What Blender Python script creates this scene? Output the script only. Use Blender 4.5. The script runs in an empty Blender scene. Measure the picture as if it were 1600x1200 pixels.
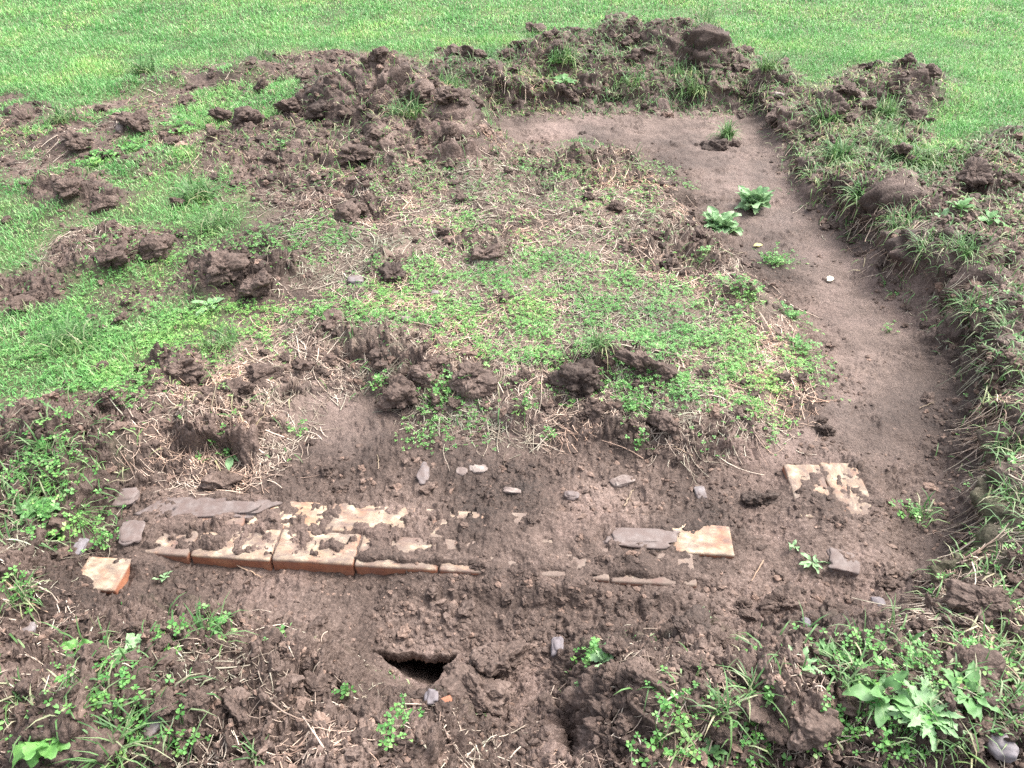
import bpy, math
import numpy as np
from mathutils import Vector, Matrix

# ------------------------------------------------------------------ camera, sky, sun, exposure
sc = bpy.context.scene
R = math.radians
CAM_H, PITCH, FPX = 1.6, R(37.4), 1256.0          # photograph is 1600 x 1200
cam_d = bpy.data.cameras.new('camera'); cam = bpy.data.objects.new('camera', cam_d)
sc.collection.objects.link(cam); sc.camera = cam
cam.location = (0, 0, CAM_H); cam.rotation_euler = (R(90) - PITCH, 0, 0)
cam_d.sensor_width = 36.0; cam_d.lens = 36.0 * FPX / 1600.0
cam_d.clip_start = 0.05; cam_d.clip_end = 500

SUN_EL, SUN_AZ = R(56), R(62)                      # azimuth from +Y towards +X
w = bpy.data.worlds.new('World'); sc.world = w; w.use_nodes = True
wn = w.node_tree.nodes; wl = w.node_tree.links
sky = wn.new('ShaderNodeTexSky'); sky.sky_type = 'NISHITA'; sky.sun_disc = False
sky.sun_elevation = SUN_EL; sky.sun_rotation = SUN_AZ; sky.dust_density = 4.0; sky.air_density = 1.0; sky.ozone_density = 1.0
bg = wn['Background']; bg.inputs['Strength'].default_value = 0.125
grey = wn.new('ShaderNodeHueSaturation'); grey.inputs['Saturation'].default_value = 0.35   # thin cloud veils the blue
wl.new(sky.outputs[0], grey.inputs['Color']); wl.new(grey.outputs[0], bg.inputs[0])
sun_d = bpy.data.lights.new('sun', 'SUN'); sun = bpy.data.objects.new('sun', sun_d); sc.collection.objects.link(sun)
sun_d.energy = 1.5; sun_d.angle = R(34); sun_d.color = (1.0, 0.95, 0.88)
sd = Vector((math.sin(SUN_AZ) * math.cos(SUN_EL), math.cos(SUN_AZ) * math.cos(SUN_EL), math.sin(SUN_EL)))
sun.rotation_euler = sd.to_track_quat('Z', 'Y').to_euler()
sc.view_settings.view_transform = 'Standard'; sc.view_settings.look = 'None'
sc.view_settings.exposure = 1.92; sc.view_settings.gamma = 1.0
sc.cycles.max_bounces = 6; sc.cycles.diffuse_bounces = 3; sc.cycles.transmission_bounces = 3; sc.cycles.transparent_max_bounces = 4
sc.cycles.use_denoising = False

# ------------------------------------------------------------------ numeric helpers
rng = np.random.default_rng(11)
CP, SP = math.cos(PITCH), math.sin(PITCH)
def at(px, py, z=0.0):
    """photograph pixel -> point on the horizontal plane z (metres)"""
    dx = (px - 800.0) / FPX; dy = (600.0 - py) / FPX
    vy = CP + dy * SP; vz = -SP + dy * CP
    t = (z - CAM_H) / vz
    return np.array([dx * t, vy * t, z])
def ppm(px, py):                                    # pixels per metre there
    p = at(px, py); return FPX / (p[1] * CP + CAM_H * SP)

def hsh(ix, iy, seed, iz=None):
    h = (ix.astype(np.int64) * 374761393 + iy.astype(np.int64) * 668265263 + seed * 1274126177)
    if iz is not None: h = h + iz.astype(np.int64) * 2147483647
    h &= 0xFFFFFFFF
    h = ((h ^ (h >> 13)) * 1274126177) & 0xFFFFFFFF
    h = ((h ^ (h >> 16)) * 2246822519) & 0xFFFFFFFF
    return ((h ^ (h >> 15)) & 0xFFFFFF) / 16777216.0
def perlin(x, y, seed=0):
    ix = np.floor(x); iy = np.floor(y); fx = x - ix; fy = y - iy
    u = fx * fx * fx * (fx * (fx * 6 - 15) + 10); v = fy * fy * fy * (fy * (fy * 6 - 15) + 10)
    def g(ax, ay, dx, dy):
        a = hsh(ax, ay, seed) * 6.2831853
        return np.cos(a) * dx + np.sin(a) * dy
    n00 = g(ix, iy, fx, fy); n10 = g(ix + 1, iy, fx - 1, fy); n01 = g(ix, iy + 1, fx, fy - 1); n11 = g(ix + 1, iy + 1, fx - 1, fy - 1)
    return ((n00 * (1 - u) + n10 * u) * (1 - v) + (n01 * (1 - u) + n11 * u) * v) * 1.4
def fbm(x, y, seed=0, oct=4, gain=0.5):
    s = 0; a = 1.0
    for k in range(oct):
        s = s + a * perlin(x * 2 ** k + 17.3 * k, y * 2 ** k - 9.1 * k, seed + k); a *= gain
    return s
def worley(x, y, seed=0):
    ix = np.floor(x); iy = np.floor(y); best = np.full(x.shape, 9.0); rid = np.zeros(x.shape)
    for dx in (-1, 0, 1):
        for dy in (-1, 0, 1):
            cx = ix + dx; cy = iy + dy
            qx = cx + hsh(cx, cy, seed); qy = cy + hsh(cx, cy, seed + 91)
            d = (x - qx) ** 2 + (y - qy) ** 2
            m = d < best; best = np.where(m, d, best); rid = np.where(m, hsh(cx, cy, seed + 37), rid)
    return np.sqrt(best), rid
def plates(x, y, seed=0):
    """broken-soil relief: every cell is a tilted plate, with a crevice along its border"""
    ix = np.floor(x); iy = np.floor(y); b1 = np.full(x.shape, 9.0); b2 = np.full(x.shape, 9.0); ox = np.zeros(x.shape); oy = np.zeros(x.shape); rid = np.zeros(x.shape); ra = np.zeros(x.shape)
    for dx in (-1, 0, 1):
        for dy in (-1, 0, 1):
            cx = ix + dx; cy = iy + dy
            ex = x - cx - hsh(cx, cy, seed); ey = y - cy - hsh(cx, cy, seed + 91); d = ex * ex + ey * ey
            m = d < b1; b2 = np.where(m, b1, np.minimum(b2, d)); b1 = np.where(m, d, b1); ox = np.where(m, ex, ox); oy = np.where(m, ey, oy)
            rid = np.where(m, hsh(cx, cy, seed + 37), rid); ra = np.where(m, hsh(cx, cy, seed + 53), ra)
    f1 = np.sqrt(b1); f2 = np.sqrt(b2); a = ra * 6.283
    return (rid - .35) * sstep(0, .35, f2 - f1) + .55 * (ox * np.cos(a) + oy * np.sin(a)) + .35 * (.5 - f1), rid
def worley3(p, seed=0):
    i = np.floor(p); best = np.full(len(p), 9.0); rid = np.zeros(len(p))
    for dx in (-1, 0, 1):
        for dy in (-1, 0, 1):
            for dz in (-1, 0, 1):
                c = i + np.array([dx, dy, dz])
                q = c + np.stack([hsh(c[:, 0], c[:, 1], seed + s, c[:, 2]) for s in (0, 5, 9)], 1)
                d = ((p - q) ** 2).sum(1); m = d < best
                best = np.where(m, d, best); rid = np.where(m, hsh(c[:, 0], c[:, 1], seed + 21, c[:, 2]), rid)
    return np.sqrt(best), rid
def vnoise3(p, seed=0):
    i = np.floor(p); f = p - i; f = f * f * (3 - 2 * f); s = 0
    for dx in (0, 1):
        for dy in (0, 1):
            for dz in (0, 1):
                wgt = (f[:, 0] if dx else 1 - f[:, 0]) * (f[:, 1] if dy else 1 - f[:, 1]) * (f[:, 2] if dz else 1 - f[:, 2])
                s = s + wgt * hsh(i[:, 0] + dx, i[:, 1] + dy, seed, i[:, 2] + dz)
    return s * 2 - 1
def sstep(a, b, x):
    t = np.clip((x - a) / (b - a), 0, 1); return t * t * (3 - 2 * t)

def new_mesh(name, verts, faces):
    """faces: (n,3) or (n,4) array, or a list of such arrays"""
    if not isinstance(faces, list): faces = [faces]
    faces = [np.asarray(f, dtype=np.int32) for f in faces if len(f)]
    me = bpy.data.meshes.new(name)
    verts = np.asarray(verts, dtype=np.float32)
    me.vertices.add(len(verts)); me.vertices.foreach_set('co', verts.ravel())
    loops = np.concatenate([f.ravel() for f in faces]); cnt = np.concatenate([np.full(len(f), f.shape[1]) for f in faces])
    starts = np.concatenate([[0], np.cumsum(cnt)[:-1]]).astype(np.int32)
    me.loops.add(len(loops)); me.loops.foreach_set('vertex_index', loops)
    me.polygons.add(len(cnt)); me.polygons.foreach_set('loop_start', starts)
    me.update(calc_edges=True); me.shade_smooth()
    return me
def obj(name, me, mat=None, parent=None):
    o = bpy.data.objects.new(name, me); sc.collection.objects.link(o)
    if mat is not None and me is not None and not me.materials: me.materials.append(mat)
    if parent is not None: o.parent = parent
    return o
def tag(o, label=None, cat=None, group=None, kind=None):
    if label: o['label'] = label
    if cat: o['category'] = cat
    if group: o['group'] = group
    if kind: o['kind'] = kind
    return o

# ------------------------------------------------------------------ materials
def mat_new(name):
    m = bpy.data.materials.new(name); m.use_nodes = True
    nt = m.node_tree; return m, nt.nodes, nt.links, nt.nodes['Principled BSDF']
def N(nodes, kind, **kw):
    n = nodes.new(kind)
    for k, v in kw.items():
        if k in n.inputs: n.inputs[k].default_value = v
        else: setattr(n, k, v)
    return n
def ramp(nodes, stops):
    r = nodes.new('ShaderNodeValToRGB'); e = r.color_ramp.elements
    while len(e) < len(stops): e.new(0.5)
    for k, (p, c) in enumerate(stops): e[k].position = p; e[k].color = (*c, 1)
    return r
def mix(nodes, links, fac, a, b, blend='MIX'):
    m = nodes.new('ShaderNodeMix'); m.data_type = 'RGBA'; m.blend_type = blend
    for sock, v in ((m.inputs[0], fac), (m.inputs[6], a), (m.inputs[7], b)):
        if hasattr(v, 'links'): links.new(v, sock)
        elif isinstance(v, (int, float)): sock.default_value = v
        else: sock.default_value = (*v, 1)
    return m.outputs[2]

SOIL_A, SOIL_B, SOIL_C = (0.034, 0.0230, 0.0185), (0.098, 0.067, 0.0540), (0.225, 0.167, 0.141)
def soil_material(name, terrain=False, coord='Object', tint=1.0, grains=False):
    m, n, l, b = mat_new(name)
    tc = N(n, 'ShaderNodeTexCoord'); co = tc.outputs[coord]
    big = N(n, 'ShaderNodeTexNoise', Scale=3.2, Detail=5.0, Roughness=0.6); l.new(co, big.inputs['Vector'])
    fine = N(n, 'ShaderNodeTexNoise', Scale=95.0, Detail=6.0, Roughness=0.7); l.new(co, fine.inputs['Vector'])
    vor = N(n, 'ShaderNodeTexVoronoi', Scale=130.0); l.new(co, vor.inputs['Vector'])
    ad = N(n, 'ShaderNodeMath', operation='MULTIPLY_ADD'); l.new(fine.outputs[0], ad.inputs[0]); ad.inputs[1].default_value = 0.75
    sub = N(n, 'ShaderNodeMath', operation='MULTIPLY_ADD'); l.new(big.outputs[0], sub.inputs[0]); sub.inputs[1].default_value = 0.55; sub.inputs[2].default_value = -0.15
    l.new(sub.outputs[0], ad.inputs[2])
    c = [tuple(v * tint for v in s) for s in (SOIL_A, SOIL_B, SOIL_C)]
    rp = ramp(n, [(0.30, c[0]), (0.50, c[1]), (0.74, c[2])]); l.new(ad.outputs[0], rp.inputs[0])
    col = rp.outputs[0]
    # pale grit specks and small fibres in the soil
    gv = N(n, 'ShaderNodeTexVoronoi', Scale=70.0); l.new(co, gv.inputs['Vector'])
    gr = ramp(n, [(0.06, (1, 1, 1)), (0.10, (0, 0, 0))]); l.new(gv.outputs['Distance'], gr.inputs[0])
    gsel = N(n, 'ShaderNodeSeparateColor'); l.new(gv.outputs['Color'], gsel.inputs[0])
    gm = N(n, 'ShaderNodeMath', operation='GREATER_THAN'); l.new(gsel.outputs[0], gm.inputs[0]); gm.inputs[1].default_value = 0.86
    gmm = N(n, 'ShaderNodeMath', operation='MULTIPLY'); l.new(gr.outputs[0], gmm.inputs[0]); l.new(gm.outputs[0], gmm.inputs[1])
    col = mix(n, l, gmm.outputs[0], col, (0.30, 0.25, 0.22))
    if grains:                                             # drier and moister grains
        ge = N(n, 'ShaderNodeNewGeometry'); gr2 = ramp(n, [(0.0, (0.50, 0.48, 0.47)), (0.5, (0.95, 0.95, 0.95)), (0.85, (1.35, 1.32, 1.28)), (1.0, (1.9, 1.8, 1.7))]); l.new(ge.outputs['Random Per Island'], gr2.inputs[0])
        col = mix(n, l, 1.0, col, gr2.outputs[0], 'MULTIPLY')
    if terrain:
        for an, cc, st in (('damp_shade', (0.038, 0.029, 0.029), 0.80), ('floor', (0.235, 0.180, 0.158), 0.55), ('thatch', (0.300, 0.235, 0.180), 0.60), ('green', (0.060, 0.100, 0.028), 0.8)):
            a = N(n, 'ShaderNodeAttribute', attribute_name=an)
            mm = N(n, 'ShaderNodeMath', operation='MULTIPLY'); l.new(a.outputs['Fac'], mm.inputs[0]); mm.inputs[1].default_value = st
            ov = mix(n, l, 0.55, cc, rp.outputs[0]) if an != 'green' else cc
            col = mix(n, l, mm.outputs[0], col, ov)
        pt = N(n, 'ShaderNodeTexNoise', Scale=1.7, Detail=7.0, Roughness=0.68); l.new(co, pt.inputs['Vector'])
        pr = ramp(n, [(0.38, (0.50, 0.48, 0.47)), (0.50, (0.92, 0.92, 0.92)), (0.61, (1.32, 1.31, 1.34))]); l.new(pt.outputs[0], pr.inputs[0])
        col = mix(n, l, 1.0, col, pr.outputs[0], 'MULTIPLY')
    l.new(col, b.inputs['Base Color'])
    rr = N(n, 'ShaderNodeMapRange'); l.new(big.outputs[0], rr.inputs[0]); rr.inputs[3].default_value = 0.62; rr.inputs[4].default_value = 0.92
    l.new(rr.outputs[0], b.inputs['Roughness']); b.inputs['Specular IOR Level'].default_value = 0.35
    bp = N(n, 'ShaderNodeBump', Strength=0.75 if terrain else 0.5, Distance=0.006)
    hs = N(n, 'ShaderNodeMath', operation='SUBTRACT'); l.new(fine.outputs[0], hs.inputs[0])
    hv = N(n, 'ShaderNodeMath', operation='MULTIPLY'); l.new(vor.outputs['Distance'], hv.inputs[0]); hv.inputs[1].default_value = 0.6
    l.new(hv.outputs[0], hs.inputs[1]); l.new(hs.outputs[0], bp.inputs['Height']); l.new(bp.outputs[0], b.inputs['Normal'])
    return m
M_GROUND = soil_material('soil_ground', True)
M_CLOD = soil_material('soil_clod')
M_CRUMB = soil_material('soil_crumb', grains=True)
M_CLOD_DARK = soil_material('soil_clod_dark', tint=0.62)
M_CLOD_RED = soil_material('soil_clod_reddish'); 

def leaf_material(name, stops, trans=0.35, rough=0.5, spec=0.4):
    m, n, l, b = mat_new(name)
    g = N(n, 'ShaderNodeNewGeometry'); rp = ramp(n, stops); l.new(g.outputs['Random Per Island'], rp.inputs[0])
    tc = N(n, 'ShaderNodeTexCoord'); no = N(n, 'ShaderNodeTexNoise', Scale=40.0, Detail=3.0); l.new(tc.outputs['Object'], no.inputs['Vector'])
    n2 = N(n, 'ShaderNodeTexNoise', Scale=1.5, Detail=6.0, Roughness=0.7); l.new(tc.outputs['Object'], n2.inputs['Vector'])
    r2 = ramp(n, [(0.36, (0.58, 0.74, 0.66)), (0.50, (1, 1, 1)), (0.64, (1.32, 1.12, 1.0))]); l.new(n2.outputs[0], r2.inputs[0])
    pc = mix(n, l, 1.0, rp.outputs[0], r2.outputs[0], 'MULTIPLY')
    hv = N(n, 'ShaderNodeHueSaturation'); l.new(pc, hv.inputs['Color'])
    mr = N(n, 'ShaderNodeMapRange'); l.new(no.outputs[0], mr.inputs[0]); mr.inputs[1].default_value = 0.3; mr.inputs[2].default_value = 0.7; mr.inputs[3].default_value = 0.75; mr.inputs[4].default_value = 1.25
    l.new(mr.outputs[0], hv.inputs['Value'])
    l.new(hv.outputs[0], b.inputs['Base Color']); b.inputs['Roughness'].default_value = rough; b.inputs['Specular IOR Level'].default_value = spec
    tr = N(n, 'ShaderNodeBsdfTranslucent'); l.new(hv.outputs[0], tr.inputs['Color'])
    ms = N(n, 'ShaderNodeMixShader'); ms.inputs[0].default_value = trans
    l.new(b.outputs[0], ms.inputs[1]); l.new(tr.outputs[0], ms.inputs[2])
    l.new(ms.outputs[0], n['Material Output'].inputs['Surface'])
    return m
M_GRASS = leaf_material('lawn_grass', [(0.0, (0.110, 0.290, 0.085)), (0.40, (0.185, 0.430, 0.135)), (0.75, (0.270, 0.510, 0.190)), (0.90, (0.40, 0.53, 0.28)), (1.0, (0.48, 0.43, 0.27))])
M_TUFT = leaf_material('tuft_grass', [(0.0, (0.075, 0.165, 0.055)), (0.5, (0.135, 0.270, 0.090)), (0.75, (0.24, 0.34, 0.16)), (1.0, (0.46, 0.41, 0.28))])
M_CLOVER = leaf_material('clover_leaf', [(0.0, (0.080, 0.235, 0.060)), (0.5, (0.150, 0.360, 0.090)), (0.85, (0.240, 0.460, 0.140)), (1.0, (0.36, 0.50, 0.23))])
M_WEED = leaf_material('weed_leaf', [(0.0, (0.070, 0.165, 0.065)), (0.5, (0.125, 0.265, 0.095)), (1.0, (0.22, 0.37, 0.15))], 0.25)
M_PALE = leaf_material('pale_leaf', [(0.0, (0.16, 0.29, 0.13)), (0.6, (0.26, 0.42, 0.21)), (1.0, (0.40, 0.52, 0.33))], 0.25)
M_STRAW = leaf_material('dry_root', [(0.0, (0.19, 0.135, 0.110)), (0.4, (0.36, 0.275, 0.225)), (0.75, (0.49, 0.40, 0.33)), (1.0, (0.62, 0.53, 0.44))], 0.05, 0.7, 0.2)
M_TWIG = leaf_material('twig_bark', [(0.0, (0.24, 0.165, 0.12)), (1.0, (0.36, 0.27, 0.20))], 0.0, 0.8, 0.2)

def brick_material():
    m, n, l, b = mat_new('brick_clay')
    tc = N(n, 'ShaderNodeTexCoord'); oi = N(n, 'ShaderNodeObjectInfo')
    mp = N(n, 'ShaderNodeVectorMath', operation='ADD'); l.new(tc.outputs['Object'], mp.inputs[0])
    sc3 = N(n, 'ShaderNodeVectorMath', operation='SCALE'); l.new(oi.outputs['Location'], sc3.inputs[0]); sc3.inputs['Scale'].default_value = 3.7
    l.new(sc3.outputs[0], mp.inputs[1]); co = mp.outputs[0]
    n1 = N(n, 'ShaderNodeTexNoise', Scale=22.0, Detail=6.0, Roughness=0.65); l.new(co, n1.inputs['Vector'])
    clay = ramp(n, [(0.3, (0.23, 0.070, 0.030)), (0.55, (0.37, 0.130, 0.056)), (0.75, (0.46, 0.21, 0.105))]); l.new(n1.outputs[0], clay.inputs[0])
    n2 = N(n, 'ShaderNodeTexNoise', Scale=35.0, Detail=5.0); l.new(co, n2.inputs['Vector'])
    lime = ramp(n, [(0.3, (0.30, 0.215, 0.140)), (0.5, (0.46, 0.36, 0.245)), (0.7, (0.70, 0.60, 0.44))]); l.new(n2.outputs[0], lime.inputs[0])
    # old mortar bed left on the upper face (object space z)
    sx = N(n, 'ShaderNodeSeparateXYZ'); l.new(tc.outputs['Object'], sx.inputs[0])
    zz = N(n, 'ShaderNodeMapRange'); l.new(sx.outputs['Z'], zz.inputs[0]); zz.inputs[1].default_value = 0.024; zz.inputs[2].default_value = 0.031
    n3 = N(n, 'ShaderNodeTexNoise', Scale=18.0, Detail=4.0); l.new(co, n3.inputs['Vector'])
    r3 = ramp(n, [(0.24, (0, 0, 0)), (0.52, (1, 1, 1))]); l.new(n3.outputs[0], r3.inputs[0])
    mu = N(n, 'ShaderNodeMath', operation='MULTIPLY'); l.new(zz.outputs[0], mu.inputs[0]); l.new(r3.outputs[0], mu.inputs[1])
    col = mix(n, l, mu.outputs[0], clay.outputs[0], lime.outputs[0])
    # smeared soil
    mq = N(n, 'ShaderNodeMapping'); mq.inputs['Scale'].default_value = (0.55, 1.3, 1.3); mq.inputs['Rotation'].default_value = (0, 0, 0.5); l.new(co, mq.inputs['Vector'])
    n4 = N(n, 'ShaderNodeTexNoise', Scale=24.0, Detail=10.0, Roughness=0.78); l.new(mq.outputs[0], n4.inputs['Vector'])
    dl = N(n, 'ShaderNodeSeparateColor'); l.new(oi.outputs['Color'], dl.inputs[0])       # how muddy this brick is
    sm = N(n, 'ShaderNodeMath', operation='ADD'); l.new(n4.outputs[0], sm.inputs[0]); l.new(dl.outputs[0], sm.inputs[1])
    r4 = ramp(n, [(0.38, (0, 0, 0)), (0.66, (1, 1, 1))]); l.new(sm.outputs[0], r4.inputs[0])
    tz = N(n, 'ShaderNodeMapRange'); l.new(sx.outputs['Z'], tz.inputs[0]); tz.inputs[1].default_value = 0.020; tz.inputs[2].default_value = 0.032; tz.inputs[3].default_value = 0.40; tz.inputs[4].default_value = 0.88   # mud lies mostly on the upper face
    m4 = N(n, 'ShaderNodeMath', operation='MULTIPLY'); l.new(r4.outputs[0], m4.inputs[0]); l.new(tz.outputs[0], m4.inputs[1])
    col = mix(n, l, m4.outputs[0], col, (0.135, 0.098, 0.088))
    l.new(col, b.inputs['Base Color']); b.inputs['Roughness'].default_value = 0.9
    bp = N(n, 'ShaderNodeBump', Strength=0.7, Distance=0.004); l.new(n4.outputs[0], bp.inputs['Height']); l.new(bp.outputs[0], b.inputs['Normal'])
    return m
M_BRICK = brick_material()
def stone_material(name, a, c, dirt=0.5):
    m, n, l, b = mat_new(name)
    tc = N(n, 'ShaderNodeTexCoord'); oi = N(n, 'ShaderNodeObjectInfo')
    mp = N(n, 'ShaderNodeVectorMath', operation='ADD'); l.new(tc.outputs['Object'], mp.inputs[0]); l.new(oi.outputs['Location'], mp.inputs[1])
    n1 = N(n, 'ShaderNodeTexNoise', Scale=60.0, Detail=6.0, Roughness=0.7); l.new(mp.outputs[0], n1.inputs['Vector'])
    rp = ramp(n, [(0.3, a), (0.7, c)]); l.new(n1.outputs[0], rp.inputs[0])
    n2 = N(n, 'ShaderNodeTexNoise', Scale=28.0, Detail=7.0, Roughness=0.7); l.new(mp.outputs[0], n2.inputs['Vector'])
    r2 = ramp(n, [(0.36, (0, 0, 0)), (0.58, (1, 1, 1))]); l.new(n2.outputs[0], r2.inputs[0])
    mu = N(n, 'ShaderNodeMath', operation='MULTIPLY'); l.new(r2.outputs[0], mu.inputs[0]); mu.inputs[1].default_value = dirt
    l.new(mix(n, l, mu.outputs[0], rp.outputs[0], (0.12, 0.085, 0.075)), b.inputs['Base Color']); b.inputs['Roughness'].default_value = 0.7
    bp = N(n, 'ShaderNodeBump', Strength=0.4, Distance=0.003); l.new(n1.outputs[0], bp.inputs['Height']); l.new(bp.outputs[0], b.inputs['Normal'])
    return m
M_STONE_G = stone_material('stone_grey', (0.115, 0.10, 0.102), (0.24, 0.215, 0.215), 0.85)
M_STONE_P = stone_material('stone_pale', (0.20, 0.162, 0.142), (0.38, 0.32, 0.285), 0.9)
M_STONE_D = stone_material('stone_slate', (0.12, 0.11, 0.125), (0.22, 0.20, 0.215), 0.4)
M_MORTAR = stone_material('mortar_grey', (0.105, 0.082, 0.075), (0.21, 0.172, 0.160), 0.95)

# ------------------------------------------------------------------ layout masks (world-space raster)
GX0, GX1, GY0, GY1, GS = -9.0, 9.0, -1.5, 12.0, 0.02
gx = np.arange(GX0, GX1, GS); gy = np.arange(GY0, GY1, GS); MX, MY = np.meshgrid(gx, gy)
def poly(pts, z=0.0):
    P = np.array([at(a, b, z)[:2] for a, b in pts]); out = np.zeros(MX.shape, bool)
    x0, y0 = P.min(0); x1, y1 = P.max(0)
    i0, i1 = max(0, int((x0 - GX0) / GS) - 1), min(len(gx), int((x1 - GX0) / GS) + 2)
    j0, j1 = max(0, int((y0 - GY0) / GS) - 1), min(len(gy), int((y1 - GY0) / GS) + 2)
    X = MX[j0:j1, i0:i1]; Y = MY[j0:j1, i0:i1]; o = np.zeros(X.shape, bool)
    for k in range(len(P)):
        (xa, ya), (xb, yb) = P[k - 1], P[k]
        if ya == yb: continue
        c = ((ya > Y) != (yb > Y)) & (X < (xb - xa) * (Y - ya) / (yb - ya) + xa); o ^= c
    out[j0:j1, i0:i1] = o
    return out.astype(float)
def ell(px, py, rx, ry, z=0.0):
    c = at(px, py, z); ax = at(px + rx, py, z)[0] - c[0]; ay = abs(at(px, py - ry, z)[1] - at(px, py + ry, z)[1]) / 2
    return (((MX - c[0]) / ax) ** 2 + ((MY - c[1]) / ay) ** 2 < 1).astype(float)
def blur(a, s):
    r = max(1, int(round(s / GS * 1.0)))
    for _ in range(3):
        for ax in (0, 1):
            k = 2 * r + 1; pad = [(0, 0), (0, 0)]; pad[ax] = (r + 1, r)
            c = np.cumsum(np.pad(a, pad, mode='edge'), axis=ax)
            a = (c[k:] - c[:-k]) / k if ax == 0 else (c[:, k:] - c[:, :-k]) / k
    return a
def samp(a, x, y):
    fx = np.clip((x - GX0) / GS, 0, len(gx) - 1.001); fy = np.clip((y - GY0) / GS, 0, len(gy) - 1.001)
    i = fx.astype(int); j = fy.astype(int); u = fx - i; v = fy - j
    return (a[j, i] * (1 - u) + a[j, i + 1] * u) * (1 - v) + (a[j + 1, i] * (1 - u) + a[j + 1, i + 1] * u) * v
def union(*m):
    o = m[0]
    for k in m[1:]: o = np.maximum(o, k)
    return o

ZT = -0.105
# the scraped trench: far arm, right arm, near arm
TRENCH = poly([(755, 158), (900, 152), (1100, 150), (1185, 155), (1215, 185), (1245, 235), (1262, 285), (1310, 330), (1375, 372), (1395, 420),
               (1470, 480), (1530, 555), (1545, 640), (1540, 720), (1560, 800), (1500, 900), (1440, 980), (1280, 1000), (1080, 1010), (940, 1000), (900, 1060), (880, 1110), (890, 1230), (780, 1230), (730, 1100),
               (600, 1050), (440, 985), (300, 950), (130, 960), (60, 900), (110, 850), (170, 760), (240, 712), (400, 690), (420, 640), (470, 590), (590, 585), (680, 610), (800, 640),
               (950, 650), (1080, 690), (1230, 650), (1285, 590), (1250, 520), (1225, 480), (1170, 420), (1110, 370), (1075, 320), (1040, 270), (990, 232), (900, 225), (800, 235), (770, 195)], -0.06)
T_S = blur(TRENCH, 0.055)
ISLAND = poly([(240, 700), (400, 680), (470, 580), (590, 575), (680, 600), (800, 630), (950, 640), (1080, 680), (1225, 640), (1280, 585), (1245, 520), (1220, 480), (1165, 420), (1105, 370),
               (1070, 320), (1035, 270), (980, 232), (800, 240), (700, 290), (560, 330), (430, 360), (470, 470), (380, 540), (300, 600)])
FLOORSM = union(poly([(760, 165), (1180, 160), (1220, 200), (1240, 290), (1330, 380), (1380, 460), (1470, 560), (1470, 640), (1400, 720), (1180, 715), (1150, 680), (1290, 640), (1310, 560), (1270, 440), (1180, 400),
                      (1120, 330), (1060, 250), (960, 215), (800, 215)], ZT), poly([(450, 610), (600, 620), (640, 690), (560, 720), (440, 700)], ZT), ell(400, 940, 200, 25, ZT) * .25, ell(760, 690, 120, 18, ZT) * .7)
HEAP_ALL = poly([(20, 175), (190, 158), (205, 120), (340, 92), (480, 82), (640, 88), (705, 130), (770, 195), (790, 240), (700, 290), (560, 335), (430, 355), (340, 300), (270, 265), (160, 290), (0, 290), (-60, 220)])
HEAP_L = poly([(330, 100), (400, 88), (480, 82), (640, 88), (705, 130), (770, 195), (790, 240), (700, 290), (560, 335), (430, 330), (330, 255), (250, 225), (330, 205), (470, 180), (480, 145), (400, 125)])
GAPGRASS = union(poly([(270, 165), (300, 145), (400, 140), (480, 150), (470, 180), (380, 200), (290, 195)]), ell(170, 262, 40, 16) * .5, ell(455, 150, 40, 14), ell(1440, 245, 85, 26) * .7)
HEAP_F = poly([(680, 75), (760, 95), (800, 70), (850, 62), (960, 55), (1060, 58), (1140, 75), (1160, 95), (1220, 95), (1250, 125), (1225, 155), (1100, 152), (900, 152), (750, 158), (700, 120)])
BANK_R = poly([(1190, 150), (1270, 140), (1350, 105), (1440, 105), (1470, 140), (1430, 190), (1470, 240), (1560, 205), (1640, 190), (1760, 300), (1800, 600), (1760, 900), (1690, 1300), (1480, 1000), (1560, 900), (1580, 800), (1550, 720), (1550, 640),
               (1535, 555), (1475, 480), (1400, 420), (1380, 372), (1315, 330), (1267, 285), (1250, 235), (1220, 185)])
FORE = poly([(-300, 1000), (-120, 700), (40, 640), (170, 700), (150, 780), (100, 850), (60, 900), (130, 960), (300, 950), (440, 985), (600, 1050), (730, 1100), (780, 1230), (890, 1230), (880, 1110), (900, 1060),
              (940, 1000), (1280, 1000), (1440, 980), (1500, 950), (1800, 1000), (1900, 1500), (800, 1900), (-300, 1700)])
FARHALF = poly([(430, 360), (560, 290), (700, 260), (800, 240), (980, 232), (1040, 270), (1080, 330), (1110, 390), (1000, 400), (860, 370), (700, 370), (520, 390)])
LEFTSOIL = union(ell(110, 288, 60, 28), ell(165, 312, 40, 16), ell(150, 390, 75, 34), ell(240, 385, 45, 30), ell(385, 418, 105, 48), ell(20, 452, 80, 26), ell(215, 460, 60, 20) * .8, ell(280, 570, 60, 30), ell(110, 665, 120, 45),
                 ell(40, 760, 90, 60), ell(500, 510, 70, 30) * .8, ell(360, 640, 90, 50), ell(35, 180, 35, 18), ell(15, 155, 20, 9), ell(100, 340, 20, 8), ell(50, 660, 60, 26), ell(240, 610, 70, 30) * .6,
                 ell(600, 545, 90, 25), ell(610, 420, 35, 22), ell(760, 385, 50, 28), ell(905, 575, 70, 35), ell(720, 585, 60, 28), ell(1010, 565, 60, 25), ell(560, 330, 60, 25), ell(1060, 380, 90, 45), ell(900, 260, 120, 30), ell(1150, 460, 40, 30), ell(1400, 120, 80, 20))
SPOTS = .5 + .9 * fbm(MX * 4.2, MY * 4.2, 160, 4)
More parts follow.
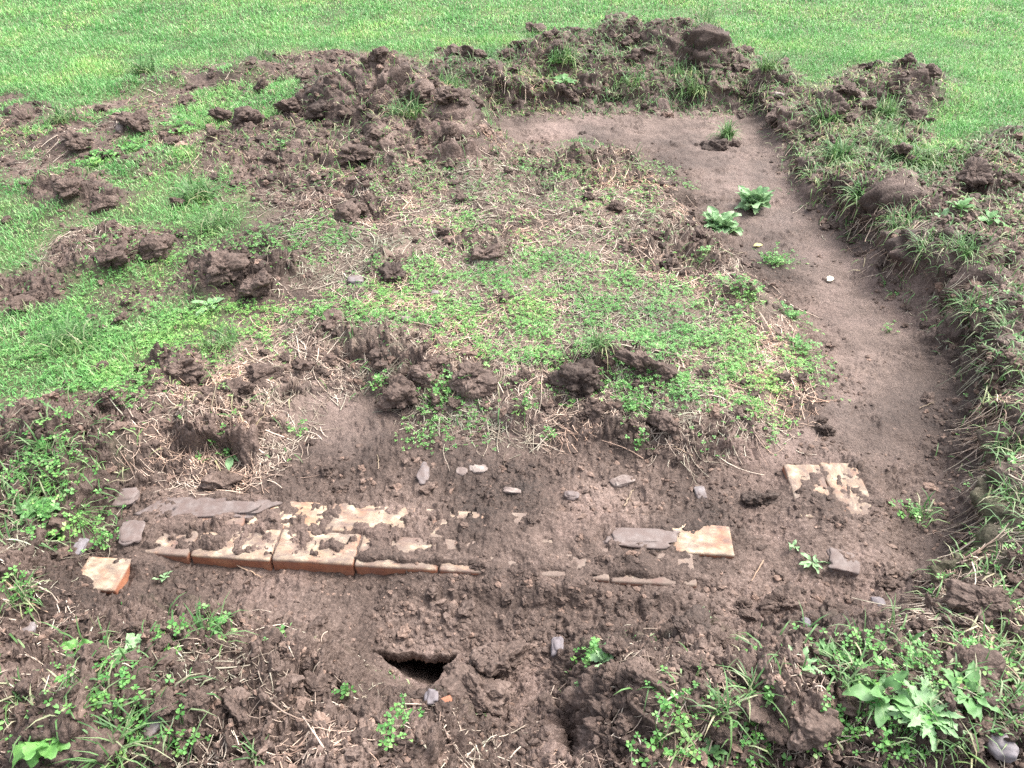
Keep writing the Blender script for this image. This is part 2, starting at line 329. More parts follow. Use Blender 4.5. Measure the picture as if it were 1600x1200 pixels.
SOIL = np.clip(union(blur(TRENCH, .03), blur(HEAP_L, .05), blur(HEAP_ALL, .10) * np.clip(.18 + SPOTS * .75, 0, 1), blur(HEAP_F, .05), blur(BANK_R, .06), np.clip(1.8 * blur(FORE, .07), 0, 1), blur(LEFTSOIL, .03)) - blur(GAPGRASS, .05) * 1.2, 0, 1)
EXPOSED = union(poly([(300, 783), (560, 783), (790, 790), (785, 814), (560, 818), (300, 816)], -.08), poly([(205, 842), (400, 832), (560, 836), (600, 846), (560, 870), (285, 866), (210, 864)], -.08), ell(680, 850, 90, 14, -.08),
                poly([(930, 824), (1235, 834), (1235, 862), (1120, 868), (930, 858)], -.08), poly([(1246, 720), (1352, 719), (1356, 760), (1350, 798), (1300, 802), (1285, 770), (1250, 745)], -.08), ell(1330, 860, 60, 14, -.08) * .7, ell(840, 852, 60, 10, -.08) * .8)
ZB = -0.075                                             # top of the brick footing
bA = at(215, 860, ZB); bB = at(1100, 914, ZB); bu = (bB - bA) / np.linalg.norm(bB - bA); bn = np.array([-bu[1], bu[0], 0])

# mounds: peak pixel, height, radii (m)
MOUNDS = [(960, 40, .20, .30, .24), (870, 62, .15, .25, .22), (1045, 52, .19, .27, .24), (1095, 72, .16, .22, .22), (900, 98, .07, .40, .16), (1010, 98, .07, .40, .16), (718, 95, .13, .24, .20), (1130, 90, .10, .18, .18), (1190, 120, .08, .26, .18), (780, 118, .09, .26, .2),
          (598, 118, .22, .24, .20), (645, 140, .19, .28, .28), (690, 178, .12, .22, .25), (520, 145, .16, .24, .22), (470, 135, .10, .28, .24), (380, 114, .07, .28, .18), (735, 205, .10, .18, .2), (220, 182, .06, .25, .18), (125, 212, .05, .2, .15), (420, 225, .04, .5, .25),
          (570, 232, .05, .35, .25), (300, 240, .05, .5, .2), (650, 205, .10, .3, .25), (220, 124, .06, .22, .12), (110, 288, .06, .16, .12), (150, 392, .06, .18, .11), (385, 418, .06, .2, .12), (300, 120, .04, .3, .12), (430, 105, .07, .3, .16),
          (1300, 152, .13, .24, .2), (1390, 116, .15, .28, .22), (1450, 135, .07, .28, .2), (1345, 215, .08, .22, .2), (1335, 270, .10, .18, .2), (1390, 305, .11, .2, .2), (1440, 362, .13, .22, .18), (1505, 402, .14, .22, .18), (1565, 335, .14, .28, .25), (1590, 245, .08, .3, .2),
          (1555, 465, .15, .2, .18), (1595, 545, .16, .2, .2), (1610, 640, .15, .2, .2), (1620, 740, .12, .2, .2), (1610, 850, .09, .2, .2), (1580, 960, .06, .25, .2),
          (150, 1040, .05, .25, .15), (300, 1130, .05, .3, .15), (1150, 1060, .06, .25, .15), (1400, 1060, .07, .3, .18), (1000, 1120, .06, .15, .15), (100, 665, .05, .25, .15), (1180, 780, .03, .1, .08), (60, 1130, .06, .2, .12), (1500, 1150, .05, .3, .15), (560, 1150, .04, .2, .12)]
HOLE = at(660, 1036, -0.11)

def mouth(x, y):
    """burrow mouth, below zero inside: wide at the back, its point towards the camera"""
    dx = x - HOLE[0]; dy = y - HOLE[1]; hx = dx + .007 * perlin(x * 26, y * 26, 61); hy = dy + .007 * perlin(x * 26, y * 26, 62)
    return np.maximum(np.maximum(hy - .035, -.56 * (hx + .064) - .83 * (hy - .012)), .89 * (hx - .058) - .457 * (hy - .027))
def macro(x, y):
    """large form of the ground"""
    wx = x + .045 * perlin(x * 5, y * 5, 3) + .010 * perlin(x * 13, y * 13, 4); wy = y + .045 * perlin(x * 5, y * 5, 5) + .010 * perlin(x * 13, y * 13, 6)
    t = samp(T_S, wx, wy)
    h = .018 * fbm(x * .7, y * .7, 8, 3) * sstep(0, 1, 1 - t) + ZT * t
    isl = samp(ISL_S, wx, wy); h = h + .004 * isl * (1 - t)
    for (px, py, hh, rx, ry) in MOUNDS:
        c = at(px, py, hh * .9)
        d2 = ((wx - c[0]) / rx) ** 2 + ((wy - c[1]) / ry) ** 2
        k = hh * np.exp(-np.minimum(d2, 40.0) ** 1.15 * 1.1) * (1 - .93 * t)
        h = np.maximum(h, 0) * 0 + h + k * np.where(h > 0, np.exp(-h * 2.0), 1)
    # in front of the brick footing the floor steps down
    s = (x - bA[0]) * bu[0] + (y - bA[1]) * bu[1]; q = (x - bA[0]) * bn[0] + (y - bA[1]) * bn[1]
    L = sstep(-.15, -.02, s) * (1 - sstep(1.35, 1.75, s))
    qn = q + .010 * perlin(x * 14, y * 14, 25); bare = (1 - sstep(.50, .92, s + .10 * perlin(x * 6, y * 6, 26))) * sstep(.02, .16, s)
    infr = sstep(-.28, -.10, q) * (1 - sstep(.006, .024, qn)) * L
    drop = .011 * bare - .004 * (1 - bare) + .013 * fbm(x * 7, y * 7, 27, 3)
    h = h - drop * infr * t
    onb = sstep(.004, .020, qn) * (1 - sstep(.215, .26, q)) * L
    h = h + (1 - bare) * (.026 + .016 * fbm(x * 8, y * 8, 28, 3)) * sstep(-.09, -.03, q) * (1 - sstep(.012, .05, q)) * L * t
    corner = blurC(x, y); on = np.maximum(onb, corner)
    cover = .009 + .013 * fbm(x * 9, y * 9, 21, 4)
    ex = samp(EXP_S, x + .016 * perlin(x * 30, y * 30, 31) + .006 * perlin(x * 80, y * 80, 33), y + .016 * perlin(x * 30, y * 30, 32) + .006 * perlin(x * 80, y * 80, 34)) - .42 * sstep(.0, .5, fbm(x * 20, y * 20, 35, 4, .6))
    h = h * (1 - on * t) + (ZB + np.maximum(cover, -.003) * (1 - sstep(.25, .6, ex)) + (-.0038 + .0040 * fbm(x * 26, y * 26, 36, 4, .65)) * sstep(.25, .6, ex)) * on * t
    # burrow-like hole, with a hollow round it, and the dip beside the foreground wall
    dx = x - HOLE[0]; dy = y - HOLE[1]
    rr = np.sqrt((dx / .22) ** 2 + ((dy + .02) / .15) ** 2); h = h - .05 * np.exp(-rr ** 2 * 1.2)
    h = h - .55 * (1 - sstep(-.016, .012, mouth(x, y)))
    c = at(888, 1180, -.15); d = ((x - c[0]) / .030) ** 2 + ((y - c[1]) / .062) ** 2; h = h - .20 * np.exp(-d ** 1.5)
    return h
ISL_S = blur(ISLAND, .12)
EXP_S = blur(EXPOSED, .010)
COR_S = blur(union(poly([(1240, 716), (1362, 712), (1385, 800), (1400, 890), (1260, 880), (1235, 800)], ZB), ell(300, 797, 60, 12, ZB)), .015)
def blurC(x, y): return samp(COR_S, x, y)

SM = {'soil': SOIL, 'floor': blur(FLOORSM, .05), 'rough': np.clip(blur(union(HEAP_L * .85, HEAP_F, BANK_R, HEAP_ALL * .42), .06) * 1.0 + blur(union(FORE, LEFTSOIL, FARHALF * .42), .04) * .9, 0, 1.1), 'trench': T_S, 'isl': ISL_S}
SM['damp_shade'] = blur(union(poly([(1250, 235), (1310, 300), (1400, 380), (1480, 450), (1560, 540), (1600, 700), (1640, 950), (1480, 1010), (1300, 1010), (1430, 900), (1420, 780), (1480, 690), (1500, 600), (1450, 520), (1370, 430), (1290, 340), (1240, 280)], -.1),
                       ell(840, 1120, 60, 70) * .8, ell(900, 575, 60, 35) * .9, ell(1130, 960, 160, 40) * .5, ell(540, 175, 60, 20) * .5, ell(640, 1060, 70, 50) * .4), .09)  # damp soil, with shade of the bank foot and hollows painted in

# ------------------------------------------------------------------ terrain grid: one sheet, finest near the dig, reaching 80 m out
ys = [-.3]
while ys[-1] < 9.0:
    yy = ys[-1]; ys.append(yy + .0020 if HOLE[1] - .09 < yy < HOLE[1] + .10 else yy + min(.0085 if yy < 6.6 else .014, max(.0036, .0013 * (yy * yy + 2.56))))
ext = []; st = .02; yy = ys[-1]
while yy < 90: yy += st; st *= 1.18; ext.append(yy)
back = []; st = .01; yy = ys[0]
while yy > -30: yy -= st; st *= 1.25; back.append(yy)
ys = np.array(back[::-1] + ys + ext)
inner = np.linspace(-1, 1, 1051); st = 2 / 1050; o = []; v = 1.0
while v < 60: v += st; st = min(st * 1.09, 1e9); o.append(v)
gs = np.concatenate([-np.array(o[::-1]), inner, np.array(o)])
def hw(y): return .85 + .53 * np.clip(y, 0.0, 30.0)
GXv = hw(ys)[:, None] * gs[None, :]; GYv = np.repeat(ys[:, None], len(gs), 1)
nr, nc = GXv.shape
X = GXv.ravel(); Y = GYv.ravel()
near = 1 - sstep(1.15, 1.7, np.abs(np.tile(gs, nr)))
near = near * (1 - sstep(9.0, 10.5, Y)) * sstep(-.6, -.1, Y)
H0 = macro(X, Y)
soil = samp(SM['soil'], X + .03 * perlin(X * 9, Y * 9, 41), Y + .03 * perlin(X * 9, Y * 9, 42))
floor = samp(SM['floor'], X + .05 * perlin(X * 5, Y * 5, 43), Y + .05 * perlin(X * 5, Y * 5, 44)); trench = samp(T_S, X, Y)
rough = samp(SM['rough'], X, Y); damp_shade = samp(SM['damp_shade'], X + .04 * perlin(X * 8, Y * 8, 45), Y)
q_b = (X - bA[0]) * bn[0] + (Y - bA[1]) * bn[1]; s_b = (X - bA[0]) * bu[0] + (Y - bA[1]) * bu[1]
onbrick = sstep(-.05, -.02, q_b) * (1 - sstep(.21, .25, q_b)) * sstep(-.1, 0, s_b) * (1 - sstep(1.4, 1.7, s_b)); onbrick = np.maximum(onbrick, samp(COR_S, X, Y))
amp = np.clip(rough * 1.0 + soil * .35 + .55 * samp(ISL_S, X, Y) * (1 - trench), .0, 1.2) * (1 - .72 * floor * (1 - .8 * rough)) * (1 - .55 * onbrick)
wall = np.clip(4 * trench * (1 - trench), 0, 1)
amp = np.maximum(np.maximum(amp, .9 * wall), .10) * near
inhole = 1 - sstep(.085, .15, np.sqrt((X - HOLE[0]) ** 2 + (Y - HOLE[1]) ** 2))
amp = amp * (1 - .86 * inhole)
wxx = X + .020 * perlin(X * 16, Y * 16, 51) + .007 * perlin(X * 45, Y * 45, 53); wyy = Y + .020 * perlin(X * 16, Y * 16, 52) + .007 * perlin(X * 45, Y * 45, 54)
D = np.zeros_like(X)
patch = .55 + .45 * np.clip(perlin(X * 4.5, Y * 4.5, 55) * 1.6, -1, 1)
small = .55 + np.clip(1.5 * soil * (1 - .75 * floor) - np.clip(samp(blur(union(HEAP_ALL, HEAP_F, BANK_R), .06), X, Y), 0, 1) * 1.5, 0, 1.3)
HR = blur(macro(MX, MY), .04); gyr, gxr = np.gradient(HR, GS); sx_ = samp(gxr, X, Y); sy_ = samp(gyr, X, Y); sl_ = np.sqrt(sx_ ** 2 + sy_ ** 2) + .45
zx, zy = sx_ / sl_ * H0 * 1.1, sy_ / sl_ * H0 * 1.1                              # the relief also varies up the steep cuts
for cell, a, sd in ((.150, .046, 70), (.065, .013, 71), (.030, .0120, 72), (.0155, .0080, 73), (.009, .0045, 74)):
    f, r = plates((wxx + zx) / cell, (wyy + zy) / cell, sd)
    big = small if cell < .032 else np.clip(rough + .7 * wall, 0, 1) ** 1.3 * (.35 + .9 * patch)
    fade = 1.0 if cell > .02 else 1 - sstep(*((3.5, 5.5) if cell > .012 else (2.0, 3.2)), Y)
    D += a * f * (.5 + .8 * r) * big * (.6 + .6 * patch) * fade
D += .010 * fbm((X + zx) * 22, (Y + zy) * 22, 81, 4) + .035 * fbm((X + zx) * 4, (Y + zy) * 4, 83, 2) * np.clip(rough, 0, 1)
D *= amp
D += .006 * fbm(X * 13, Y * 13, 85, 5, .6) * near * trench + .010 * (.3 - np.abs(fbm(X * 4, Y * 8, 86, 3))) * floor * near
fp, fr_ = plates((X + .02 * perlin(X * 20, Y * 20, 87)) / .022, (Y + .02 * perlin(X * 20, Y * 20, 88)) / .017, 89)
D += .017 * np.clip(fp, 0, 1) * sstep(-.05, .40, fbm(X * 3.5, Y * 6, 90, 3)) * near * trench * (1 - onbrick)
Hm = H0.reshape(nr, nc)
dHy = np.gradient(Hm, axis=0) / np.gradient(GYv, axis=0); dHx = np.gradient(Hm, axis=1) / np.gradient(GXv, axis=1)
nl = np.sqrt(1 + np.clip(dHx, -2, 2) ** 2 + np.clip(dHy, -2, 2) ** 2); nx = (-np.clip(dHx, -2, 2) / nl).ravel(); ny = (-np.clip(dHy, -2, 2) / nl).ravel(); nz = (1 / nl).ravel()
VX = X + nx * D; VY = Y + ny * D; VZ = H0 + nz * D
gty, gtx = np.gradient(blur(TRENCH, .07), GS); tx_ = samp(gtx, X, Y); ty_ = samp(gty, X, Y); tl_ = np.sqrt(tx_ ** 2 + ty_ ** 2) + 1e-3
lip = sstep(.04, .30, trench) * (1 - sstep(.40, .66, trench)) * np.clip(samp(blur(union(BANK_R, HEAP_F), .08), X, Y) * 2.2, 0, 1) * (.55 + .7 * np.clip(perlin(X * 5, Y * 5, 171) + .3, 0, 1)) * np.clip(tl_ / 3, 0, 1)
lip = lip * (.75 + .6 * fbm(X * 16, Y * 16, 173, 3))
VX = VX + .070 * lip * tx_ / tl_; VY = VY + .070 * lip * ty_ / tl_; VZ = VZ + .015 * lip
pit = np.clip(-.172 - VZ, 0, 1) * (np.hypot(X - HOLE[0], Y - HOLE[1]) < .2)
VY = VY + pit * 1.05; VX = VX + pit * .05
TV = np.stack([VX, VY, VZ], 1)
HG = VZ.reshape(nr, nc); LX = (.070 * lip * tx_ / tl_).reshape(nr, nc); LY = (.070 * lip * ty_ / tl_).reshape(nr, nc)
def on_sod(x, y):
    """ground point carried along with the overhanging sods"""
    return np.stack([x + Hs(x, y, LX), y + Hs(x, y, LY), Hs(x, y)])
def Hs(x, y, G=None):
    G = HG if G is None else G
    x = np.asarray(x, float); y = np.asarray(y, float)
    fr = np.clip(np.interp(y, ys, np.arange(nr)), 0, nr - 1.001); fc = np.clip(np.interp(x / hw(y), gs, np.arange(nc)), 0, nc - 1.001)
    j = fr.astype(int); i = fc.astype(int); v = fr - j; u = fc - i
    return (G[j, i] * (1 - u) + G[j, i + 1] * u) * (1 - v) + (G[j + 1, i] * (1 - u) + G[j + 1, i + 1] * u) * v
def hit(px, py):
    """point of the built ground seen at a photograph pixel"""
    z = 0.0
    for _ in range(14):
        p = at(px, py, z); zn = float(Hs(p[0], p[1])); z = z * .4 + zn * .6
    p = at(px, py, z); return np.array([p[0], p[1], float(Hs(p[0], p[1]))])

# region of each quad -> separate pieces of the one sheet
fidx = (np.arange(nr - 1)[:, None] * nc + np.arange(nc - 1)[None, :]).ravel()
quads = np.stack([fidx, fidx + 1, fidx + 1 + nc, fidx + nc], 1)
cx = X[fidx] + .02 * perlin(X[fidx] * 12, Y[fidx] * 12, 91); cy = Y[fidx] + .02 * perlin(X[fidx] * 12, Y[fidx] * 12, 92)
reg = np.zeros(len(fidx), int)                          # 0 lawn
reg[samp(ISLAND, cx, cy) > .5] = 1
reg[samp(FORE, cx, cy) > .5] = 2
reg[samp(HEAP_ALL, cx, cy) > .5] = 3
reg[samp(HEAP_F, cx, cy) > .5] = 4
reg[samp(BANK_R, cx, cy) > .5] = 5
reg[T_S[0, 0] * 0 + samp(T_S, cx, cy) > .62] = 6
green = np.clip(1 - soil * 1.5, 0, 1) * (1 - .97 * sstep(.004, .15, samp(ISL_S, X, Y)))
thatch = (1 - .55 * samp(blur(FARHALF, .08), X, Y)) * sstep(.2, .7, samp(ISL_S, X, Y)) * (1 - trench) * np.clip(.6 + 1.2 * fbm(X * 7, Y * 7, 95, 4), 0, 1)
def terrain_piece(k, name):
    q = quads[reg == k]; used, inv = np.unique(q, return_inverse=True)
    me = new_mesh(name, TV[used], inv.reshape(-1, 4)); o = obj(name, me, M_GROUND)
    for an, arr in (('green', green), ('floor', floor * (1 - .3 * rough)), ('damp_shade', damp_shade), ('thatch', thatch)):
        a = me.attributes.new(an, 'FLOAT', 'POINT'); a.data.foreach_set('value', arr[used].astype(np.float32))
    return o
tag(terrain_piece(0, 'lawn'), kind='structure'); tag(terrain_piece(1, 'ground'), kind='structure')
tag(terrain_piece(2, 'ground'), kind='structure'); tag(terrain_piece(6, 'trench_floor'), kind='structure')
tag(terrain_piece(3, 'spoil_heap'), 'wide low heap of brown dug soil spread over the grass left of the trench', 'soil heap', 'heaps of dug soil around the trench')
tag(terrain_piece(4, 'spoil_heap'), 'tall heap of dark clods and turf across the far end of the trench', 'soil heap', 'heaps of dug soil around the trench')
tag(terrain_piece(5, 'spoil_heap'), 'long bank of soil and weedy turf along the right side of the trench', 'soil heap', 'heaps of dug soil around the trench')

# ------------------------------------------------------------------ shape generators
def icosphere(sub):
    import bmesh
    bm = bmesh.new(); bmesh.ops.create_icosphere(bm, subdivisions=sub, radius=1.0)
    v = np.array([x.co[:] for x in bm.verts]); f = np.array([[x.index for x in p.verts] for p in bm.faces]); bm.free(); return v, f
ICO = {k: icosphere(k) for k in (1, 2, 3, 4, 6)}
def clod_shape(seed, sub=5, flat=.75, lump=1.0):
    v, f = ICO[sub]; v = v.copy(); o = np.array([seed * 3.1, seed * 1.7, seed * .9])
    s = np.random.default_rng(seed)
    pn = s.normal(size=(13, 3)); pn /= np.linalg.norm(pn, axis=1, keepdims=True); pd = s.uniform(.60, 1.05, 13)
    u = v + .16 * np.stack([vnoise3(v * 2.2 + o, seed + t) for t in (31, 32, 33)], 1)
    r = np.min(pd[None] / np.maximum(u @ pn.T, .12), axis=1); r = np.clip(r, .45, 1.35)
    r = r * (1 + .22 * vnoise3(v * 1.6 + o, seed))
    if sub >= 3:
        w_ = v + .10 * np.stack([vnoise3(v * 5 + o, seed + t) for t in (2, 3, 4)], 1)
        for sc_, a in ((2.0, .34), (5.0, .08), (11., .062), (24., .042)):
            d, rid = worley3(w_ * sc_ + o, seed + int(sc_)); r = r + lump * a * ((rid - .5) * .9 + (.45 - d))
        r = r - .22 * np.clip(vnoise3(v * 3.4 + o, seed + 9) - .25, 0, 1)
    else: r = r * (1 + .42 * vnoise3(v * 2.2 + o, seed + 6))
    v = v * r[:, None]
    v *= np.array([1 * s.uniform(.85, 1.2), 1 * s.uniform(.8, 1.1), flat * s.uniform(.85, 1.15)])
    return v, f
CLODS = []
for k in range(14):
    v, f = clod_shape(k + 3, 6, .66); CLODS.append(v)
CF = ICO[6][1]
def rotm(a, b, c):
    return np.array(Matrix.Rotation(c, 3, 'Z') @ Matrix.Rotation(b, 3, 'Y') @ Matrix.Rotation(a, 3, 'X'))
def clod(p, d, label, mat=M_CLOD, group=None, sink=.36, name='soil_clod', cat='soil clod', share=None):
    """irregular clod of diameter d resting partly sunk at point p"""
    k = int(rng.integers(len(CLODS)))
    if share is None:
        me = new_mesh(name, CLODS[k] * (d / 2), CF); o = obj(name, me, mat)
    else:
        o = obj(name, share[k], mat); o.scale = (d / 2, d / 2, d / 2)
    o.location = (p[0], p[1], p[2] + d * .5 * (.72 - 2 * sink * .72)); o.rotation_euler = (rng.uniform(-.35, .35), rng.uniform(-.35, .35), rng.uniform(0, 6.28))
    return tag(o, label, cat, group)

# ------------------------------------------------------------------ brick footing
import bmesh
def brick_mesh(l, w_, h, seed, chip=.006):
    bm = bmesh.new(); bmesh.ops.create_cube(bm, size=1.0)
    for vv in bm.verts: vv.co = Vector((vv.co.x * l, vv.co.y * w_, vv.co.z * h))
    bmesh.ops.bevel(bm, geom=list(bm.edges), offset=.005, segments=2, affect='EDGES', profile=.6)
    bmesh.ops.subdivide_edges(bm, edges=[e for e in bm.edges if e.calc_length() > .02], cuts=9, use_grid_fill=True)
    bm.verts.ensure_lookup_table(); v = np.array([x.co[:] for x in bm.verts])
    edge = np.clip((np.abs(v) / np.array([l, w_, h]) * 2 - .86) / .14, 0, 1).sum(1)
    d = vnoise3(v * 45 + seed * 7.3, seed) * .0016 + np.clip(vnoise3(v * 28 + seed, seed + 3) - .05, 0, 1) * -chip * np.clip(edge - .9, 0, 1.2) * 1.6
    c = v / np.maximum(np.linalg.norm(v, axis=1, keepdims=True), 1e-6)
    v = v + c * d[:, None]
    for i, vv in enumerate(bm.verts): vv.co = v[i]
    me = bpy.data.meshes.new('brick'); bm.to_mesh(me); bm.free(); me.shade_smooth(); return me
ang = math.atan2(bu[1], bu[0]); BL, BW, BH = .221, .108, .066
j0 = at(422, 874, ZB); s0 = float(np.dot(j0 - bA, bu))
front_lab = ['chipped brick at the left end of the front footing row, thinly covered in soil', 'long orange brick with its front face bare, left of the open joint', 'orange brick just right of the open joint, its cream top showing', 'orange front row brick with only its upper edge clear of soil',
             'buried front row brick with a thin orange rim beneath the small root tangle', 'buried front row brick with a faint orange corner right of the root tangle', 'almost fully buried brick near the right end of the front row']
back_lab = ['buried brick at the left end of the back row beside grey slab', 'brick with bare cream top in the back row, brightest of that row', 'back row brick with a small cream patch beside the bright one', 'back row brick with a narrow cream strip, mostly under soil', 'buried back row brick left of the grey mortar slab', 'back row brick beneath the grey mortar slab',
            'pinkish cream brick bared near the right end of the back row']
for row, labs in ((0, front_lab), (1, back_lab)):
    for k in range(7):
        s = s0 + (k - 2) * .226 + .113 + (.113 if row else 0); qy = .0505 + row * .112
        c = bA + bu * s + bn * qy
        o = obj('brick', brick_mesh(BL, BW, BH, 10 * row + k), M_BRICK)
        o.location = (c[0], c[1], ZB - BH / 2 + rng.uniform(-.003, .002)); o.rotation_euler = (rng.uniform(-.01, .01), rng.uniform(-.01, .01), ang + rng.uniform(-.012, .012))
        dirt = ((.10, .0, .03, .06, .12, .14, .14), (.14, -.10, .02, .04, .12, .10, .0))[row][k]; o.color = (max(0, dirt + .06), 0, 0, 1)
        tag(o, labs[k], 'brick', 'bricks of the old footing')
for (px, py, rz, lab) in ((1266, 765, 1.52, 'pale brick end-on at the footing corner, left one of the pair'), (1326, 763, 1.54, 'pale pink brick end-on at the footing corner, right one of the pair')):
    c = at(px, py, ZB); o = obj('brick', brick_mesh(BL, BW, BH, int(px)), M_BRICK); o.location = (c[0], c[1], ZB - BH / 2); o.rotation_euler = (0, 0, rz); o.color = (.10, 0, 0, 1)
    tag(o, lab, 'brick', 'bricks of the old footing')
c = hit(163, 900); o = obj('brick', brick_mesh(.125, .10, .062, 77, .012), M_BRICK); o.location = (c[0], c[1], c[2] - .014); o.rotation_euler = (.10, -.05, -.12); o.color = (.05, 0, 0, 1)
tag(o, 'broken half brick with a clean tan top lying apart at the left', 'brick')

# ------------------------------------------------------------------ stones
def stone(px, py, wpx, hpx, lab, mat, flat=.6, sink=.35, rz=0., tilt=0., name='stone', cat='stone', dz=.0):
    p = hit(px, py); k = ppm(px, py)
    if cat == 'stone' and sink > .1: wpx *= .85; hpx *= .85; sink = min(.48, sink + .16)
    seed = int(px * 7 + py) % 9973
    v, f = ICO[4]; o3 = np.array([seed * .37, seed * .11, 2.0]); r = 1 + .16 * vnoise3(v * 1.3 + o3, seed) + .07 * vnoise3(v * 3 + o3, seed + 1)
    v = np.sign(v) * np.abs(v) ** (.5 if cat == 'mortar' else .66) * (r ** (2.6 if cat == 'mortar' else 1.8))[:, None]
    a = wpx / k / 2; b = hpx / k / 2 / .68; v = v * np.array([a, b, min(a, b) * flat])
    o = obj(name, new_mesh(name, v, f), mat); o.location = (p[0], p[1], p[2] + dz + min(a, b) * flat * (1 - 2 * sink)); o.rotation_euler = (tilt, 0, rz)
    return tag(o, lab, cat)
stone(662, 742, 24, 38, 'upright oval grey speckled pebble set in the soil behind the bricks', M_STONE_G, .6, .3)
stone(722, 738, 24, 14, 'small pale stone, left of the touching pair behind the bricks', M_STONE_P, .6, .3)
stone(748, 734, 36, 16, 'wider pale stone, right of the touching pair behind the bricks', M_STONE_P, .6, .35)
stone(972, 752, 44, 16, 'elongated whitish stone streak half buried behind the grey mortar slab', M_STONE_P, .5, .4, .35)
stone(893, 775, 26, 16, 'dull grey pebble half buried between the bricks and the whitish stone', M_STONE_G, .6, .4)
stone(800, 767, 34, 10, 'thin pale stone chip lying behind the back brick row', M_STONE_P, .5, .35, -.2)
stone(1094, 770, 24, 22, 'round pale grey pebble pressed into soil left of the corner bricks', M_STONE_G, .5, .35)
stone(871, 1012, 24, 28, 'smooth purple-grey pebble right of the dark hole', M_STONE_D, .8, .3)
stone(195, 778, 58, 30, 'flat grey stone slab sticking out above the left end of the footing', M_MORTAR, .35, .25, .15, .15)
stone(204, 832, 46, 40, 'pale weathered stone slab half buried at the left end of the footing', M_MORTAR, .20, .47, .2)
stone(127, 857, 24, 34, 'dark slate stone standing beside the broken half brick', M_STONE_D, .8, .25)
stone(247, 1124, 26, 42, 'upright flat grey-brown stone among roots at the bottom left', M_STONE_G, .6, .25, -.3)
stone(966, 638, 18, 13, 'small round beige pebble at the near edge of the clover patch', M_STONE_P, .8, .2)
stone(634, 502, 18, 12, 'small white pebble on the clover patch', M_STONE_P, .8, .2)
stone(680, 460, 14, 9, 'tiny grey pebble lying among clover leaves', M_STONE_G, .8, .2)
stone(555, 440, 32, 16, 'grey stone beside the round clod on the clover patch', M_STONE_G, .6, .3)
stone(188, 204, 14, 12, 'small pale stone in the soil heap on the left', M_STONE_P, .8, .2)
stone(1217, 150, 18, 9, 'small cream stone on top of the far trench corner', M_STONE_P, .7, .2)
stone(1262, 975, 20, 14, 'grey pebble in dark loose soil of the foreground', M_STONE_D, .7, .3)
stone(1372, 942, 22, 18, 'dark rounded stone pressed into loose soil at the right', M_STONE_D, .6, .35)
stone(45, 982, 26, 16, 'pale grey stone half buried at the left border', M_STONE_G, .6, .3)
stone(1560, 1168, 44, 34, 'rounded dark grey stone at the bottom right corner', M_STONE_D, .7, .3)
stone(676, 1096, 22, 20, 'round purple-grey pebble stuck in the mud lump by the hole', M_STONE_D, .9, .05)
stone(1000, 842, 118, 24, 'smooth grey mortar slab bared in the back row of bricks', M_MORTAR, .22, .30, -.04, name='mortar_slab', cat='mortar', dz=.001)
stone(330, 797, 170, 26, 'long smooth grey mortar slab at the left of the back row', M_MORTAR, .22, .34, -.03, name='mortar_slab', cat='mortar', dz=.001)
stone(1318, 878, 46, 26, 'small grey mortar slab at the right end of the footing', M_MORTAR, .4, .3, -.4, name='mortar_slab', cat='mortar', dz=-.013)
c = hit(697, 1102); o = obj('brick_fragment', brick_mesh(.03, .022, .02, 5, .004), M_BRICK); o.location = (c[0], c[1], c[2] + .012); o.rotation_euler = (.5, .3, .7); tag(o, 'tiny orange brick fragment in the mud lump beside the hole', 'brick fragment')

